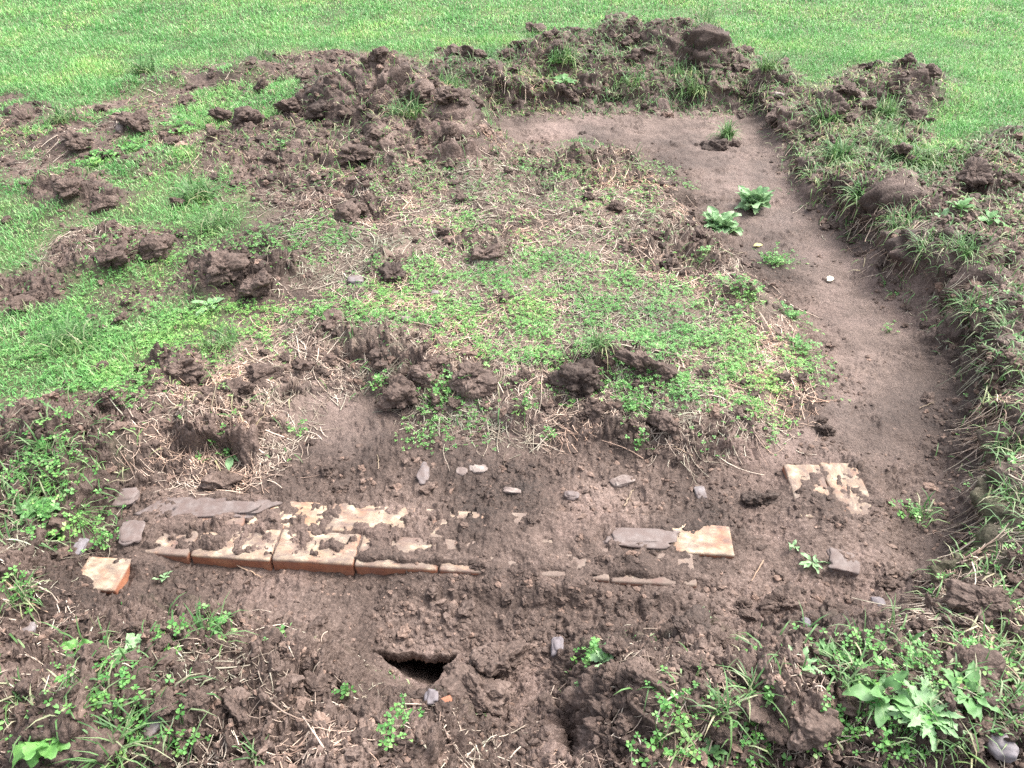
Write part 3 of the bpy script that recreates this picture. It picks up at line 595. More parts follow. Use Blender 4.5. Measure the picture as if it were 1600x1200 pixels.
# ------------------------------------------------------------------ soil clods, each with its own shape
for (px, py, d, m, lab) in [
    (1118, 222, .13, 1, 'dark soil clod with a grass tuft, alone on the far trench floor'), (1150, 222, .06, 0, 'small brown clod touching the grass-topped clod on the trench floor'), (610, 420, .12, 1, 'round fibrous soil clod standing alone on the clover patch'),
    (790, 461, .055, 0, 'small loose clod in the middle of the clover patch'), (755, 388, .15, 0, 'brown clod under a fan of pale roots on the turf'), (910, 230, .13, 1, 'dark clod at the far rim of the turf island'), (545, 327, .20, 0, 'smooth flat-topped clod on the straw left of the turf island'),
    (1288, 664, .085, 1, 'wet dark clod lying on the pale trench floor before the corner bricks'), (670, 566, .13, 0, 'hollow-fronted clod on the near rim of the clover patch'), (518, 494, .085, 0, 'rounded clod above the root-hung edge of the turf'), (905, 578, .17, 1, 'very dark crumbly clod in the near rim of the clover patch'),
    (735, 575, .16, 0, 'broad brown clod with hanging roots on the near rim of the turf'), (1005, 556, .17, 0, 'fibrous brown clod right of the very dark one on the rim'), (625, 603, .14, 0, 'brown clod fallen below the hollow-fronted clod'), (285, 567, .12, 0, 'grey-brown clod among clover left of the scraped floor'),
    (1218, 172, .17, 0, 'blocky clod at the far right corner of the trench'), (36, 180, .13, 0, 'brown clod at the far left on the grass'), (120, 208, .20, 0, 'big clod with a shaded front in the left soil heap'), (215, 178, .26, 0, 'widest clod in the left soil heap, beside grass'), (115, 283, .20, 3, 'reddish-topped clod on grass at the left'),
    (165, 313, .13, 0, 'lone brown clod in grass below the reddish one'), (242, 381, .15, 0, 'square dark clod of the pair on the left grass'), (178, 388, .20, 0, 'root-wrapped clod of the pair on the left grass'), (345, 402, .20, 0, 'left half of the split sod on the middle grass'), (405, 428, .22, 0, 'right half of the split sod, with an undercut front'),
    (500, 165, .22, 1, 'dark steep clod beside the cavity in the left heap'), (600, 118, .24, 1, 'dark clod on the crest of the left heap'), (648, 140, .30, 0, 'large slab-like clod sloping to the right on the left heap'), (550, 230, .16, 0, 'grey lump low on the left heap facing the camera'), (700, 190, .16, 0, 'crumbling clod on the right flank of the left heap'),
    (715, 78, .22, 0, 'clod at the left end of the far heap'), (885, 42, .21, 1, 'dark pointed clod on the far heap crest'), (960, 30, .29, 0, 'highest clod on the crest of the far heap'), (835, 42, .15, 0, 'pale small clod on the left shoulder of the far heap'), (1036, 42, .26, 0, 'big rounded clod right of the far heap crest'), (1090, 28, .12, 0, 'small clod behind the tuft on the far heap'),
    (1130, 76, .14, 0, 'clod at the right foot of the far heap'), (1212, 98, .15, 0, 'earth lump between the far heap and the right bank'), (1375, 100, .20, 1, 'dark clod crowning the right bank at its far end'), (1300, 145, .22, 0, 'wedge-shaped clod at the far end of the right bank'), (1425, 178, .12, 0, 'small squared clod on grass right of the bank'),
    (782, 1020, .12, 0, 'upper mud lump right of the dark hole'), (748, 1068, .14, 0, 'larger flat mud lump overhanging the dark hole'), (1185, 772, .085, 1, 'dark clod left of the corner bricks'), (1080, 968, .10, 1, 'clod behind the little weed sprig in the foreground'), (1220, 930, .09, 0, 'brown clod in loose soil below the right footing end'), (1500, 1025, .13, 0, 'fibrous clod beside a fern-leaved weed at the right'),
    (1010, 1050, .08, 0, 'smooth clod right of the leafy weed in the foreground'), (1185, 1080, .11, 0, 'rounded foreground clod above the bottom clover'), (1260, 1110, .12, 0, 'broad crumbly clod at the bottom, right of the clover'), (1540, 930, .12, 0, 'loose clod on the lower right bank'), (370, 1090, .06, 0, 'small clod in front of the bottom left weeds'),
    (45, 1150, .12, 1, 'dark clod beside the broad pale leaf in the bottom left corner'), (130, 1155, .10, 0, 'rootbound clod in the bottom left corner'), (345, 742, .12, 0, 'soil lump under the cut turf edge left of the scraped floor'), (1450, 620, .05, 0, 'crumbly lump at the foot of the right bank'), (1040, 655, .09, 0, 'soil lump fallen from the near turf rim')]:
    p = hit(px, py + d * .25 * ppm(px, py)); clod(p, d * (.80 if px < 700 and py < 480 else .9) * (.78 if d > .18 else 1), lab, (M_CLOD, M_CLOD_DARK, M_CLOD_DARK, M_CLOD_RED)[m], sink=.14 if 'mud lump' in lab else .36)

SH = [new_mesh('soil_clod', v, CF) for v in CLODS]
def scatter_clods(region, n, d0, d1, label, group, dark=.2):
    a = [at(*q)[:2] for q in region]; m = poly(region); c = 0; x0, y0 = np.min(a, 0); x1, y1 = np.max(a, 0)
    while c < n:
        x = rng.uniform(x0, x1); y = rng.uniform(y0, y1)
        if samp(m, np.array([x]), np.array([y]))[0] < .5: continue
        if abs(x - HOLE[0]) < .12 and abs(y - HOLE[1]) < .12: continue
        d = d0 * (d1 / d0) ** (rng.random() ** 1.8); c += 1
        clod((x, y, float(Hs(x, y))), d, label, M_CLOD, group, sink=rng.uniform(.2, .4), share=SH)
scatter_clods([(40, 180), (200, 160), (480, 130), (640, 100), (760, 200), (690, 280), (430, 330), (280, 260), (100, 280)], 34, .07, .16, 'small brown clod in the wide left soil heap', 'small clods in the left soil heap')
scatter_clods([(690, 85), (850, 65), (1060, 62), (1150, 85), (1230, 110), (1210, 145), (900, 148), (740, 140)], 32, .07, .17, 'small clod in the heap across the far trench end', 'small clods in the far soil heap')
scatter_clods([(1230, 160), (1340, 115), (1440, 110), (1450, 180), (1480, 260), (1620, 220), (1660, 500), (1640, 900), (1590, 820), (1560, 640), (1480, 470), (1390, 370), (1280, 280)], 42, .05, .14, 'small dark clod in the weedy bank right of the trench', 'small clods in the right bank')
scatter_clods([(0, 270), (80, 300), (330, 310), (480, 420), (440, 520), (220, 620), (0, 650)], 18, .03, .08, 'small soil clod scattered on the left grass', 'small clods on the left grass')
scatter_clods([(900, 960), (1440, 860), (1560, 900), (1580, 1190), (920, 1190)], 42, .025, .07, 'small crumbly clod in the right foreground soil', 'small clods in the right foreground')
scatter_clods([(20, 950), (120, 960), (400, 1000), (600, 1080), (620, 1190), (10, 1190)], 24, .025, .055, 'small crumbly clod in the left foreground soil', 'small clods in the left foreground')

scatter_clods([(440, 350), (560, 290), (800, 245), (980, 235), (1080, 330), (1110, 395), (860, 375), (560, 390)], 22, .03, .09, 'small fibrous clod among dry roots on the far half of the turf island', 'small clods on the turf island')
scatter_clods([(300, 600), (470, 520), (600, 540), (800, 575), (1000, 560), (1200, 600), (1190, 650), (950, 640), (700, 610), (480, 580), (400, 690), (250, 700)], 28, .03, .08, 'small brown clod along the broken near rim of the turf', 'small clods on the near turf rim')
# ------------------------------------------------------------------ crumbs of soil: nobody could count them
def batch(templates, faces, pts, scale, rots):
    vs = []; fs = []; off = 0
    V = np.stack(templates)[rng.integers(len(templates), size=len(pts))]
    ca, sa = np.cos(rots), np.sin(rots)
    x = V[..., 0] * ca[:, None] - V[..., 1] * sa[:, None]; y = V[..., 0] * sa[:, None] + V[..., 1] * ca[:, None]
    W = np.stack([x, y, V[..., 2]], -1) * scale[:, None, None] + pts[:, None, :]
    nv = V.shape[1]; F = faces[None] + (np.arange(len(pts)) * nv)[:, None, None]
    return W.reshape(-1, 3), F.reshape(-1, faces.shape[1])
def rand_xy(n, ymin=.35, ymax=7.5, power=2.2):
    """random ground points, denser near the dig"""
    u = rng.random(n); y = ymin * (ymax / ymin) ** u; x = rng.uniform(-1, 1, n) * (hw(y) * .93); return x, y
def crumbs(n, r0, r1, sub, wfun, ymin, ymax, name, label):
    x, y = rand_xy(n, ymin, ymax); keep = rng.random(n) < wfun(x, y); x = x[keep]; y = y[keep]
    far = mouth(x, y) > .014; x = x[far]; y = y[far]
    r = r0 * (r1 / r0) ** (rng.random(len(x)) ** 2.2)
    T = [clod_shape(200 + k, sub, .72)[0] * np.random.default_rng(k).uniform(.7, 1.3, 3) for k in range(24)]
    V, F = batch(T, ICO[sub][1], (on_sod(x, y) + np.stack([0 * r, 0 * r, r * .04])).T, r, rng.uniform(0, 6.28, len(x)))
    me = new_mesh(name, V, F); me.shade_flat()             # crumbs break along flat faces
    return tag(obj(name, me, M_CRUMB), label, 'soil crumbs', None, 'stuff')
def w_crumb(x, y):
    s = samp(SM['soil'], x, y); f = samp(SM['floor'], x, y); r = samp(SM['rough'], x, y)
    qb = (x - bA[0]) * bn[0] + (y - bA[1]) * bn[1]; ob = sstep(-.02, .0, qb) * (1 - sstep(.21, .25, qb)); ob = np.maximum(ob * (samp(EXP_S, x, y) > .15), samp(EXP_S, x, y) > .2)
    return s * (.42 + .7 * r) * (1 - .72 * f) * (1 - .92 * ob) * (.30 + .9 * (perlin(x * 6, y * 6, 140) > 0)) * (1 - f + f * 3.2 * sstep(.05, .5, fbm(x * 3, y * 5, 141, 3)))
RIM = (np.abs(blur(TRENCH, .03) - .45) < .42) * (blur(ISLAND, .10) > .05) * 1.0
RIM = union(RIM, LEFTSOIL * .7)
def w_heap(x, y): return np.clip(samp(blur(union(HEAP_ALL * .38, HEAP_L * .8, HEAP_F, BANK_R, RIM * .30), .05), x, y), 0, 1) * .40 * (.3 + .9 * (perlin(x * 7, y * 7, 145) > 0))
crumbs(100000, .0030, .011, 1, w_crumb, .4, 4.5, 'soil_crumbs', 'fine brown crumbs of loose soil strewn over the dig')
crumbs(95000, .006, .028, 3, w_heap, 1.9, 6.7, 'soil_crumbs', 'loose crumbly lumps spilled over the soil heaps, the banks and the turf rim')
crumbs(6500, .007, .022, 3, w_crumb, .4, 6.5, 'soil_crumbs', 'coarse brown crumbs of loose soil strewn over the dig')

# ------------------------------------------------------------------ vegetation generators
def blades(x, y, z, L, wd, lean, az, curl=.6):
    """one curved tapering blade per point -> verts, tris"""
    n = len(x); ca, sa = np.cos(az), np.sin(az); px_, py_ = -sa, ca
    V = np.zeros((n, 7, 3))
    for k, (t, ww) in enumerate(((0, .8), (.38, 1.0), (.72, .7))):
        a = lean * (t ** curl if False else 1) * (.35 + .65 * t)
        out = L * t * np.sin(a * (1 + .5 * t)); up = L * t * np.cos(a * (1 + .5 * t))
        for s, j in ((-1, 0), (1, 1)):
            V[:, 2 * k + j, 0] = x + ca * out + s * px_ * wd * ww / 2; V[:, 2 * k + j, 1] = y + sa * out + s * py_ * wd * ww / 2; V[:, 2 * k + j, 2] = z + up
    a = lean * 1.5; V[:, 6, 0] = x + ca * L * np.sin(a); V[:, 6, 1] = y + sa * L * np.sin(a); V[:, 6, 2] = z + L * np.cos(a)
    F = np.array([[0, 1, 3], [0, 3, 2], [2, 3, 5], [2, 5, 4], [4, 5, 6]])
    return V.reshape(-1, 3), (F[None] + (np.arange(n) * 7)[:, None, None]).reshape(-1, 3)
def trefoil(seed, n=1):
    """a three-part leaf about 1 unit across on a short stalk, slightly cupped"""
    V = []; F = []
    for k in range(3):
        a = k * 2.094 + .3; c, s = math.cos(a), math.sin(a); b = len(V)
        for (u, v, h) in ((.04, 0, 0), (.28, .22, .05), (.55, .20, .05), (.50, 0, -.02), (.55, -.20, .05), (.28, -.22, .05)):
            V.append((u * c - v * s, u * s + v * c, h))
        F += [(b, b + 3, b + 1), (b + 1, b + 3, b + 2), (b, b + 5, b + 3), (b + 5, b + 4, b + 3)]
    return np.array(V), np.array(F)
TV3, TF3 = trefoil(0)
def leaves_batch(x, y, z, size, tilt):
    n = len(x); az = rng.uniform(0, 6.28, n); ta = rng.uniform(0, 6.28, n)
    ca, sa = np.cos(az), np.sin(az); V = TV3[None] * size[:, None, None]
    X_ = V[..., 0] * ca[:, None] - V[..., 1] * sa[:, None]; Y_ = V[..., 0] * sa[:, None] + V[..., 1] * ca[:, None]; Z_ = V[..., 2]
    tx, ty = np.sin(tilt) * np.cos(ta), np.sin(tilt) * np.sin(ta)
    Z_ = Z_ + X_ * tx[:, None] + Y_ * ty[:, None]
    W = np.stack([X_ + x[:, None], Y_ + y[:, None], Z_ + z[:, None]], -1)
    return W.reshape(-1, 3), (TF3[None] + (np.arange(n) * len(TV3))[:, None, None]).reshape(-1, 3)
def tubes(P, rad):
    """P (n,k,3) polylines, rad (n,) -> three-sided tapering tubes"""
    n, k, _ = P.shape; d = np.gradient(P, axis=1); d /= np.maximum(np.linalg.norm(d, axis=2, keepdims=True), 1e-9)
    ref = np.zeros_like(d); ref[..., 2] = 1; s = np.cross(d, ref); s /= np.maximum(np.linalg.norm(s, axis=2, keepdims=True), 1e-6); u = np.cross(s, d)
    tp = np.linspace(1, .45, k)[None, :, None] * rad[:, None, None]
    V = np.stack([P + tp * (math.cos(a) * s + math.sin(a) * u) for a in (0.5, 2.6, 4.7)], 2)   # n,k,3,3
    F = []
    for i in range(k - 1):
        for j in range(3):
            F.append((i * 3 + j, i * 3 + (j + 1) % 3, (i + 1) * 3 + (j + 1) % 3, (i + 1) * 3 + j))
    F = np.array(F); return V.reshape(-1, 3), (F[None] + (np.arange(n) * k * 3)[:, None, None]).reshape(-1, 4)
def strands(x, y, L, lift, wiggle=.45, k=5):
    n = len(x); az = rng.uniform(0, 6.28, n); P = np.zeros((n, k, 3)); cx_, cy_ = x.copy(), y.copy(); bend = rng.normal(0, wiggle, n)
    h0 = Hs(x, y)
    ph = rng.uniform(.6, 2.6, n)
    for i in range(k):
        t = i / (k - 1); g = Hs(cx_, cy_)
        P[:, i, 0] = cx_; P[:, i, 1] = cy_; P[:, i, 2] = g + .002 + lift * np.sin(ph * t + .2) * L + rng.normal(0, .0015, n)
        az = az + bend / (k - 1) * 1.6 + rng.normal(0, .22, n); cx_ = cx_ + np.cos(az) * L / (k - 1); cy_ = cy_ + np.sin(az) * L / (k - 1)
    P[:, 1:-1] = P[:, 1:-1] * .5 + (P[:, :-2] + P[:, 2:]) * .25
    return P

# lawn grass ------------------------------------------------
def grass_density(x, y):
    xx = x + .04 * perlin(x * 9, y * 9, 101); yy = y + .04 * perlin(x * 9, y * 9, 102)
    s = samp(SM['soil'], xx, yy); i = samp(SM['isl'], xx, yy) * sstep(-1.55, -1.25, x)
    return np.clip(1 - s * 1.45, 0, 1) * (1 - .97 * sstep(.004, .12, i))
def lawn(n, ymin, ymax, xs, L0, wd, name, label):
    y = ymin + (ymax - ymin) * rng.random(n) ** 1.0; x = rng.uniform(-1, 1, n) * (hw(y) * xs)
    d = grass_density(x, y); keep = rng.random(n) < d; x, y, d = x[keep], y[keep], d[keep]
    n = len(x); patchy = .8 + .5 * fbm(x * 3, y * 3, 111, 3)
    L = L0 * rng.uniform(.55, 1.25, n) * patchy * (.5 + .5 * d)
    V, F = blades(x, y, Hs(x, y) - .003, L, wd * rng.uniform(.7, 1.3, n), np.abs(rng.normal(.55, .35, n)), rng.uniform(0, 6.28, n))
    return tag(obj(name, new_mesh(name, V, F), M_GRASS), label, 'grass', None, 'stuff')
lawn(280000, 3.6, 6.5, 1.28, .042, .0042, 'grass', 'bright green lawn grass behind and around the dig')
lawn(240000, 6.5, 12.0, 1.2, .045, .0068, 'grass', 'bright green mown grass beyond the soil heaps')
lawn(230000, .2, 3.6, 1.35, .040, .0031, 'grass', 'short green grass growing left of the trench')

WEEDY = blur(union(BANK_R * .38, HEAP_F * .50, HEAP_L * .12, poly([(1240, 160), (1340, 150), (1400, 260), (1480, 300), (1640, 330), (1660, 700), (1600, 900), (1570, 720), (1540, 560), (1450, 470), (1350, 350), (1270, 280)]) * .6, ell(150, 1040, 110, 50) * .14, ell(1450, 1110, 150, 60) * .22, ell(1100, 1140, 120, 50) * .08,
                   ell(60, 760, 100, 80) * .6, ell(1600, 780, 30, 90) * .5, ell(180, 1160, 150, 50) * .3, ell(1250, 1050, 90, 30) * .2, LEFTSOIL * .12), .05)
def rough_grass(n, name, label, y0=.5, lk=1.0):
    x, y = rand_xy(n, y0, 6.6); d = samp(WEEDY, x, y) * .68 + .24 * sstep(.01, .15, Hs(x, y, np.hypot(LX, LY)) / .07) * (.15 + 1.3 * sstep(-.1, .35, perlin(x * 7, y * 7, 151))); keep = rng.random(n) < d; x, y = x[keep], y[keep]; n = len(x)
    x, y, z = on_sod(x, y)
    V, F = blades(x, y, z - .002, rng.uniform(.025, .085, n) * lk, .0034 * rng.uniform(.7, 1.4, n) * (1 + .12 * np.clip(y - 2, 0, 4)), np.abs(rng.normal(1.0, .4, n)), rng.uniform(0, 6.28, n))
    return tag(obj(name, new_mesh(name, V, F), M_TUFT), label, 'grass', None, 'stuff')
rough_grass(130000, 'grass', 'rough bent grass tangled through the soil banks and foreground')

rough_grass(90000, 'grass', 'grey-green rough grass growing through the far soil heaps', 3.6, 1.15)
# clover on the turf island and on the left lawn ------------
CLOV = blur(union(poly([(470, 500), (600, 420), (760, 400), (900, 390), (1040, 430), (1150, 470), (1190, 540), (1240, 600), (1210, 645), (1080, 640), (960, 600), (840, 580), (700, 540), (560, 510)]), poly([(290, 480), (480, 470), (520, 500), (430, 545), (300, 560), (200, 640), (60, 620), (0, 540), (100, 470)]) * .8,
                  ell(730, 345, 50, 18) * .7, ell(480, 380, 90, 40) * .7, ell(940, 310, 90, 25) * .5, ell(820, 330, 220, 60) * .22, ell(1040, 260, 40, 20) * .6, ell(860, 270, 60, 20) * .6, ell(330, 310, 60, 25) * .7, ell(610, 290, 100, 30) * .35, ell(280, 400, 120, 50) * .45, ell(700, 620, 60, 25) * .5, ell(1250, 550, 40, 25) * .6), .05)
def clover(n, size0, name, label, M=None):
    M = CLOV if M is None else M
    x, y = rand_xy(n, .6, 5.5); xx = x + .05 * perlin(x * 8, y * 8, 121); yy = y + .05 * perlin(x * 8, y * 8, 122)
    d = samp(M, xx, yy) * (.25 + 1.3 * sstep(-.15, .35, fbm(x * 7, y * 7, 123, 3))); keep = rng.random(n) < d; x, y = x[keep], y[keep]; n = len(x)
    h = rng.random(n) ** 1.5 * .022 + .004
    x, y, z = on_sod(x, y)
    V, F = leaves_batch(x, y, z + h, size0 * rng.uniform(.55, 1.35, n), np.abs(rng.normal(.25, .25, n)))
    return tag(obj(name, new_mesh(name, V, F), M_CLOVER), label, 'clover', None, 'stuff')
clover(330000, .0108, 'clover_cover', 'low bright green clover covering the turf island and left lawn')
clover(60000, .017, 'clover_cover', 'patchy small weeds on the soil banks and in the foreground', WEEDY * .38)

# dry roots and straw ---------------------------------------
STRAW = blur(union(ISLAND * .8, poly([(430, 300), (560, 270), (780, 240), (1000, 240), (1080, 330), (1110, 400), (900, 400), (700, 390), (500, 400)]), poly([(230, 640), (330, 560), (480, 530), (600, 545), (480, 600), (410, 700), (320, 720)]) * 1.0, ell(820, 600, 180, 40), ell(330, 660, 110, 50), BANK_R * .30, HEAP_ALL * .22, HEAP_F * .25, FORE * .10, ell(690, 170, 60, 40) * .5,
                   ell(130, 380, 70, 30) * .7, ell(1040, 370, 90, 60) * .8), .04)
def straw(n, L0, L1, r, lift, name, label, ymin=.4, ymax=6.2, extra=1.0):
    x, y = rand_xy(n, ymin, ymax); d = samp(STRAW, x, y) * (.35 + 1.0 * sstep(-.2, .35, perlin(x * 6, y * 6, 131))) * extra
    ex = samp(EXP_S, x, y); d = d + .5 * sstep(.01, .2, Hs(x, y, np.hypot(LX, LY)) / .07); keep = (rng.random(n) < d) & (ex < .2) & (np.hypot((x - HOLE[0]) / .10, (y - HOLE[1]) / .09) > 1); x, y = x[keep], y[keep]; n = len(x)
    L = L0 * (L1 / L0) ** rng.random(n); P = strands(x, y, L, lift); P[..., 0] += Hs(x, y, LX)[:, None]; P[..., 1] += Hs(x, y, LY)[:, None]
    V, F = tubes(P, r * rng.uniform(.6, 1.4, n) * (1 + .12 * np.clip(y - 2, 0, 4)))
    return tag(obj(name, new_mesh(name, V, F), M_STRAW), label, 'dry roots', None, 'stuff')
straw(230000, .02, .085, .00150, .035, 'dry_roots', 'pale dry roots and straw matted over the turf island')
straw(11000, .06, .17, .0021, .06, 'dry_roots', 'long pale root strands trailing over turf and soil')

# ------------------------------------------------------------------ single plants
def leaf_mesh(L, W, lobes=0, curl=.6, wave=.15, seed=0, nu=14, nv=4, stalk=.18, fold=.25):
    """leaf along +x, base at origin; lobes>0 cuts a toothed or lobed edge"""
    r = np.random.default_rng(seed); V = []; F = []
    for i in range(nu + 1):
        t = i / nu
        if t < stalk: wv = .07
        else:
            u = (t - stalk) / (1 - stalk); wv = math.sin(math.pi * min(1, u ** .75 * .97 + .02)) ** .8
            if lobes: wv *= .55 + .45 * abs(math.sin(u * math.pi * lobes + .4)) + r.uniform(-.06, .06)
        a = curl * t; xx = L * (math.sin(a) / max(a, 1e-3)) * t; zz = -L * t * t * curl * .45
        for j in range(nv + 1):
            s = j / nv * 2 - 1
            yy = s * W / 2 * wv; dz = abs(s) * fold * W / 2 * wv + wave * W * .35 * math.sin(t * 11 + s * 2 + seed) * abs(s) * (1 if wv > .1 else 0)
            V.append((xx, yy, zz + dz))
    for i in range(nu):
        for j in range(nv): a = i * (nv + 1) + j; F.append((a, a + 1, a + nv + 2, a + nv + 1))
    return new_mesh('leaf', np.array(V), np.array(F))
def empty(name, p):
    o = bpy.data.objects.new(name, None); o.empty_display_size = .02; sc.collection.objects.link(o); o.location = p; return o
def rosette(px, py, n, L, W, lab, mat=M_WEED, lobes=0, name='weed', lift=.5, cat='weed', wave=.2, az0=None, spread=6.28):
    p = hit(px, py); root = empty(name, (p[0], p[1], p[2] + .004)); tag(root, lab, cat)
    if py > 760: L *= .78; W *= .74; n = int(n * 1.4) + 1; wave = max(wave, .4)
    for k in range(n):
        s = rng.uniform(.65, 1.1); o = obj('leaf', leaf_mesh(L * s, W * s * rng.uniform(.85, 1.15), lobes, rng.uniform(.3, 1.1), wave, int(px + py + k * 13)), mat, root)
        az = (az0 or 0) + spread * (k + rng.uniform(-.3, .3)) / n; o.rotation_euler = (rng.uniform(-.35, .35), -lift * rng.uniform(.35, 1.4), az)
        o.location = (rng.uniform(-.008, .008), rng.uniform(-.008, .008), 0)
    return root
def tuft(px, py, n, L, lab, r=.02, wd=.0035, lean=.6, mat=M_TUFT, az=None, name='grass_tuft'):
    p = hit(px, py); x = np.clip(rng.normal(0, r * .55, n), -r, r); y = np.clip(rng.normal(0, r * .55, n), -r, r); a = rng.uniform(0, 6.28, n) if az is None else rng.normal(az, .7, n)
    V, F = blades(x, y, np.zeros(n) + rng.uniform(-.01, .004, n), L * rng.uniform(.5, 1.15, n), wd * rng.uniform(.7, 1.3, n), np.abs(rng.normal(lean, .35, n)), a)
    o = obj(name, new_mesh(name, V, F), mat); o.location = (p[0], p[1], p[2] + .004); return tag(o, lab, 'grass tuft')
def sprig(px, py, n, r, lab, size=.014, hgt=.03, mat=M_CLOVER, name='clover_sprig', cat='clover'):
    p = hit(px, py); root = empty(name, tuple(p)); tag(root, lab, cat)
    x = rng.normal(0, r * .5, n); y = rng.normal(0, r * .5, n); gz = Hs(x + p[0], y + p[1]) - p[2]; gz = np.clip(gz, -.05, .05); z = gz + .006 + rng.random(n) * hgt
    V, F = leaves_batch(x, y, z, size * rng.uniform(.6, 1.4, n), np.abs(rng.normal(.35, .3, n))); obj('foliage', new_mesh('foliage', V, F), mat, root)
    P = np.zeros((n, 4, 3))
    for i in range(4):
        t = i / 3; P[:, i, 0] = x * (.4 + .6 * t); P[:, i, 1] = y * (.4 + .6 * t); P[:, i, 2] = (gz * t) + (z - gz) * t ** .8
    V, F = tubes(P, np.full(n, .0007)); obj('stem', new_mesh('stem', V, F), mat, root)
    return root

rosette(1176, 326, 40, .125, .070, 'pale curly-leaved weed, upper one of the pair on the trench rim', M_PALE, 5, 'curly_weed', 1.1, wave=.5)
rosette(1124, 360, 36, .115, .062, 'pale curly-leaved weed, lower one of the pair on the trench rim', M_PALE, 5, 'curly_weed', .9, wave=.5)
rosette(880, 128, 9, .12, .045, 'dock plant with hanging leaves on the face of the far heap', M_WEED, 0, 'dock_plant', .5)
rosette(865, 100, 6, .09, .03, 'light green leaf cluster on top of the far heap face', M_CLOVER, 0, 'dock_plant', .8)
rosette(330, 480, 6, .08, .03, 'blue-green long-leaved weed in the left clover', M_PALE, 0, 'weed', .5)
rosette(72, 1150, 4, .10, .068, 'broad crinkled pale leaf plant in the bottom left corner', M_CLOVER, 4, 'broadleaf_weed', .5, az0=-2.2, spread=2.4)
rosette(110, 1020, 4, .055, .045, 'yellow-green rounded leaf weed at the left foreground', M_CLOVER, 0, 'broadleaf_weed', .8)
rosette(115, 1178, 3, .05, .045, 'single rounded leaf beside the broad crinkled plant', M_WEED, 0, 'broadleaf_weed', .6)
rosette(945, 1040, 9, .06, .026, 'leafy lobed weed right of the purple-grey pebble', M_PALE, 4, 'weed', .8)
rosette(908, 1062, 4, .07, .035, 'drooping bright leaf below the lobed foreground weed', M_WEED, 3, 'weed', .3, az0=-2.0, spread=1.6)
rosette(1272, 882, 5, .055, .022, 'small star-leaved seedling by the right mortar slab', M_PALE, 0, 'seedling', .5)
rosette(1240, 856, 4, .035, .016, 'tiny seedling behind the star-leaved one on the footing', M_PALE, 0, 'seedling', .8)
rosette(1445, 1120, 15, .105, .032, 'large pale dandelion-like plant at the bottom right', M_PALE, 6, 'dandelion', .7)
rosette(1510, 1085, 11, .095, .038, 'broad green leaves right of the large dandelion-like plant', M_WEED, 3, 'dandelion', .6)
rosette(1380, 1090, 7, .10, .045, 'rounded leaf clump left of the large dandelion-like plant', M_WEED, 0, 'broadleaf_weed', .7)
rosette(1250, 1045, 9, .07, .03, 'sprawling grey-green leaves above the bottom clods', M_PALE, 3, 'weed', .6)
rosette(1300, 1030, 6, .06, .024, 'upright leaves right of the sprawling grey-green weed', M_WEED, 3, 'weed', .9)
rosette(1175, 1024, 3, .035, .03, 'two round leaflets at the left of the sprawling weed', M_CLOVER, 0, 'seedling', .5)
rosette(1420, 1010, 3, .07, .014, 'slim single curled leaf standing in the right foreground', M_WEED, 0, 'weed', 1.2)
rosette(1500, 330, 10, .075, .035, 'leafy green weed on the upper right bank', M_WEED, 2, 'weed', .7)
rosette(1545, 345, 9, .075, .035, 'darker broad-leaved weed beside a stalk on the right bank', M_WEED, 0, 'broadleaf_weed', .6)
rosette(1470, 345, 8, .06, .026, 'small leafy weed left of the upper right bank weed', M_PALE, 2, 'weed', .6)
rosette(195, 1040, 9, .05, .036, 'round-leaved creeping weed above the left roots', M_WEED, 2, 'creeping_weed', .6)
rosette(215, 1010, 7, .05, .034, 'upper round-leaved weed in the left foreground', M_PALE, 2, 'creeping_weed', .6)
rosette(1560, 480, 8, .06, .025, 'grey-green leaves halfway down the right bank', M_PALE, 2, 'weed', .6)
rosette(360, 780 - 84, 4, .07, .03, 'torn pale leaf lying on the soil rim left of the scraped floor', M_PALE, 0, 'weed', .1)
rosette(60, 800, 5, .08, .05, 'dock leaves at the left border above the footing', M_WEED, 0, 'dock_plant', .5)
rosette(1095, 968, 6, .045, .02, 'little drooping weed sprig on the dark foreground clod', M_PALE, 2, 'seedling', .5)
rosette(258, 905, 5, .035, .016, 'small seedling in front of the left orange bricks', M_PALE, 2, 'seedling', .7)
rosette(1110, 1180, 6, .05, .03, 'bottom edge weed left of the broad crumbly clod', M_WEED, 2, 'weed', .6)

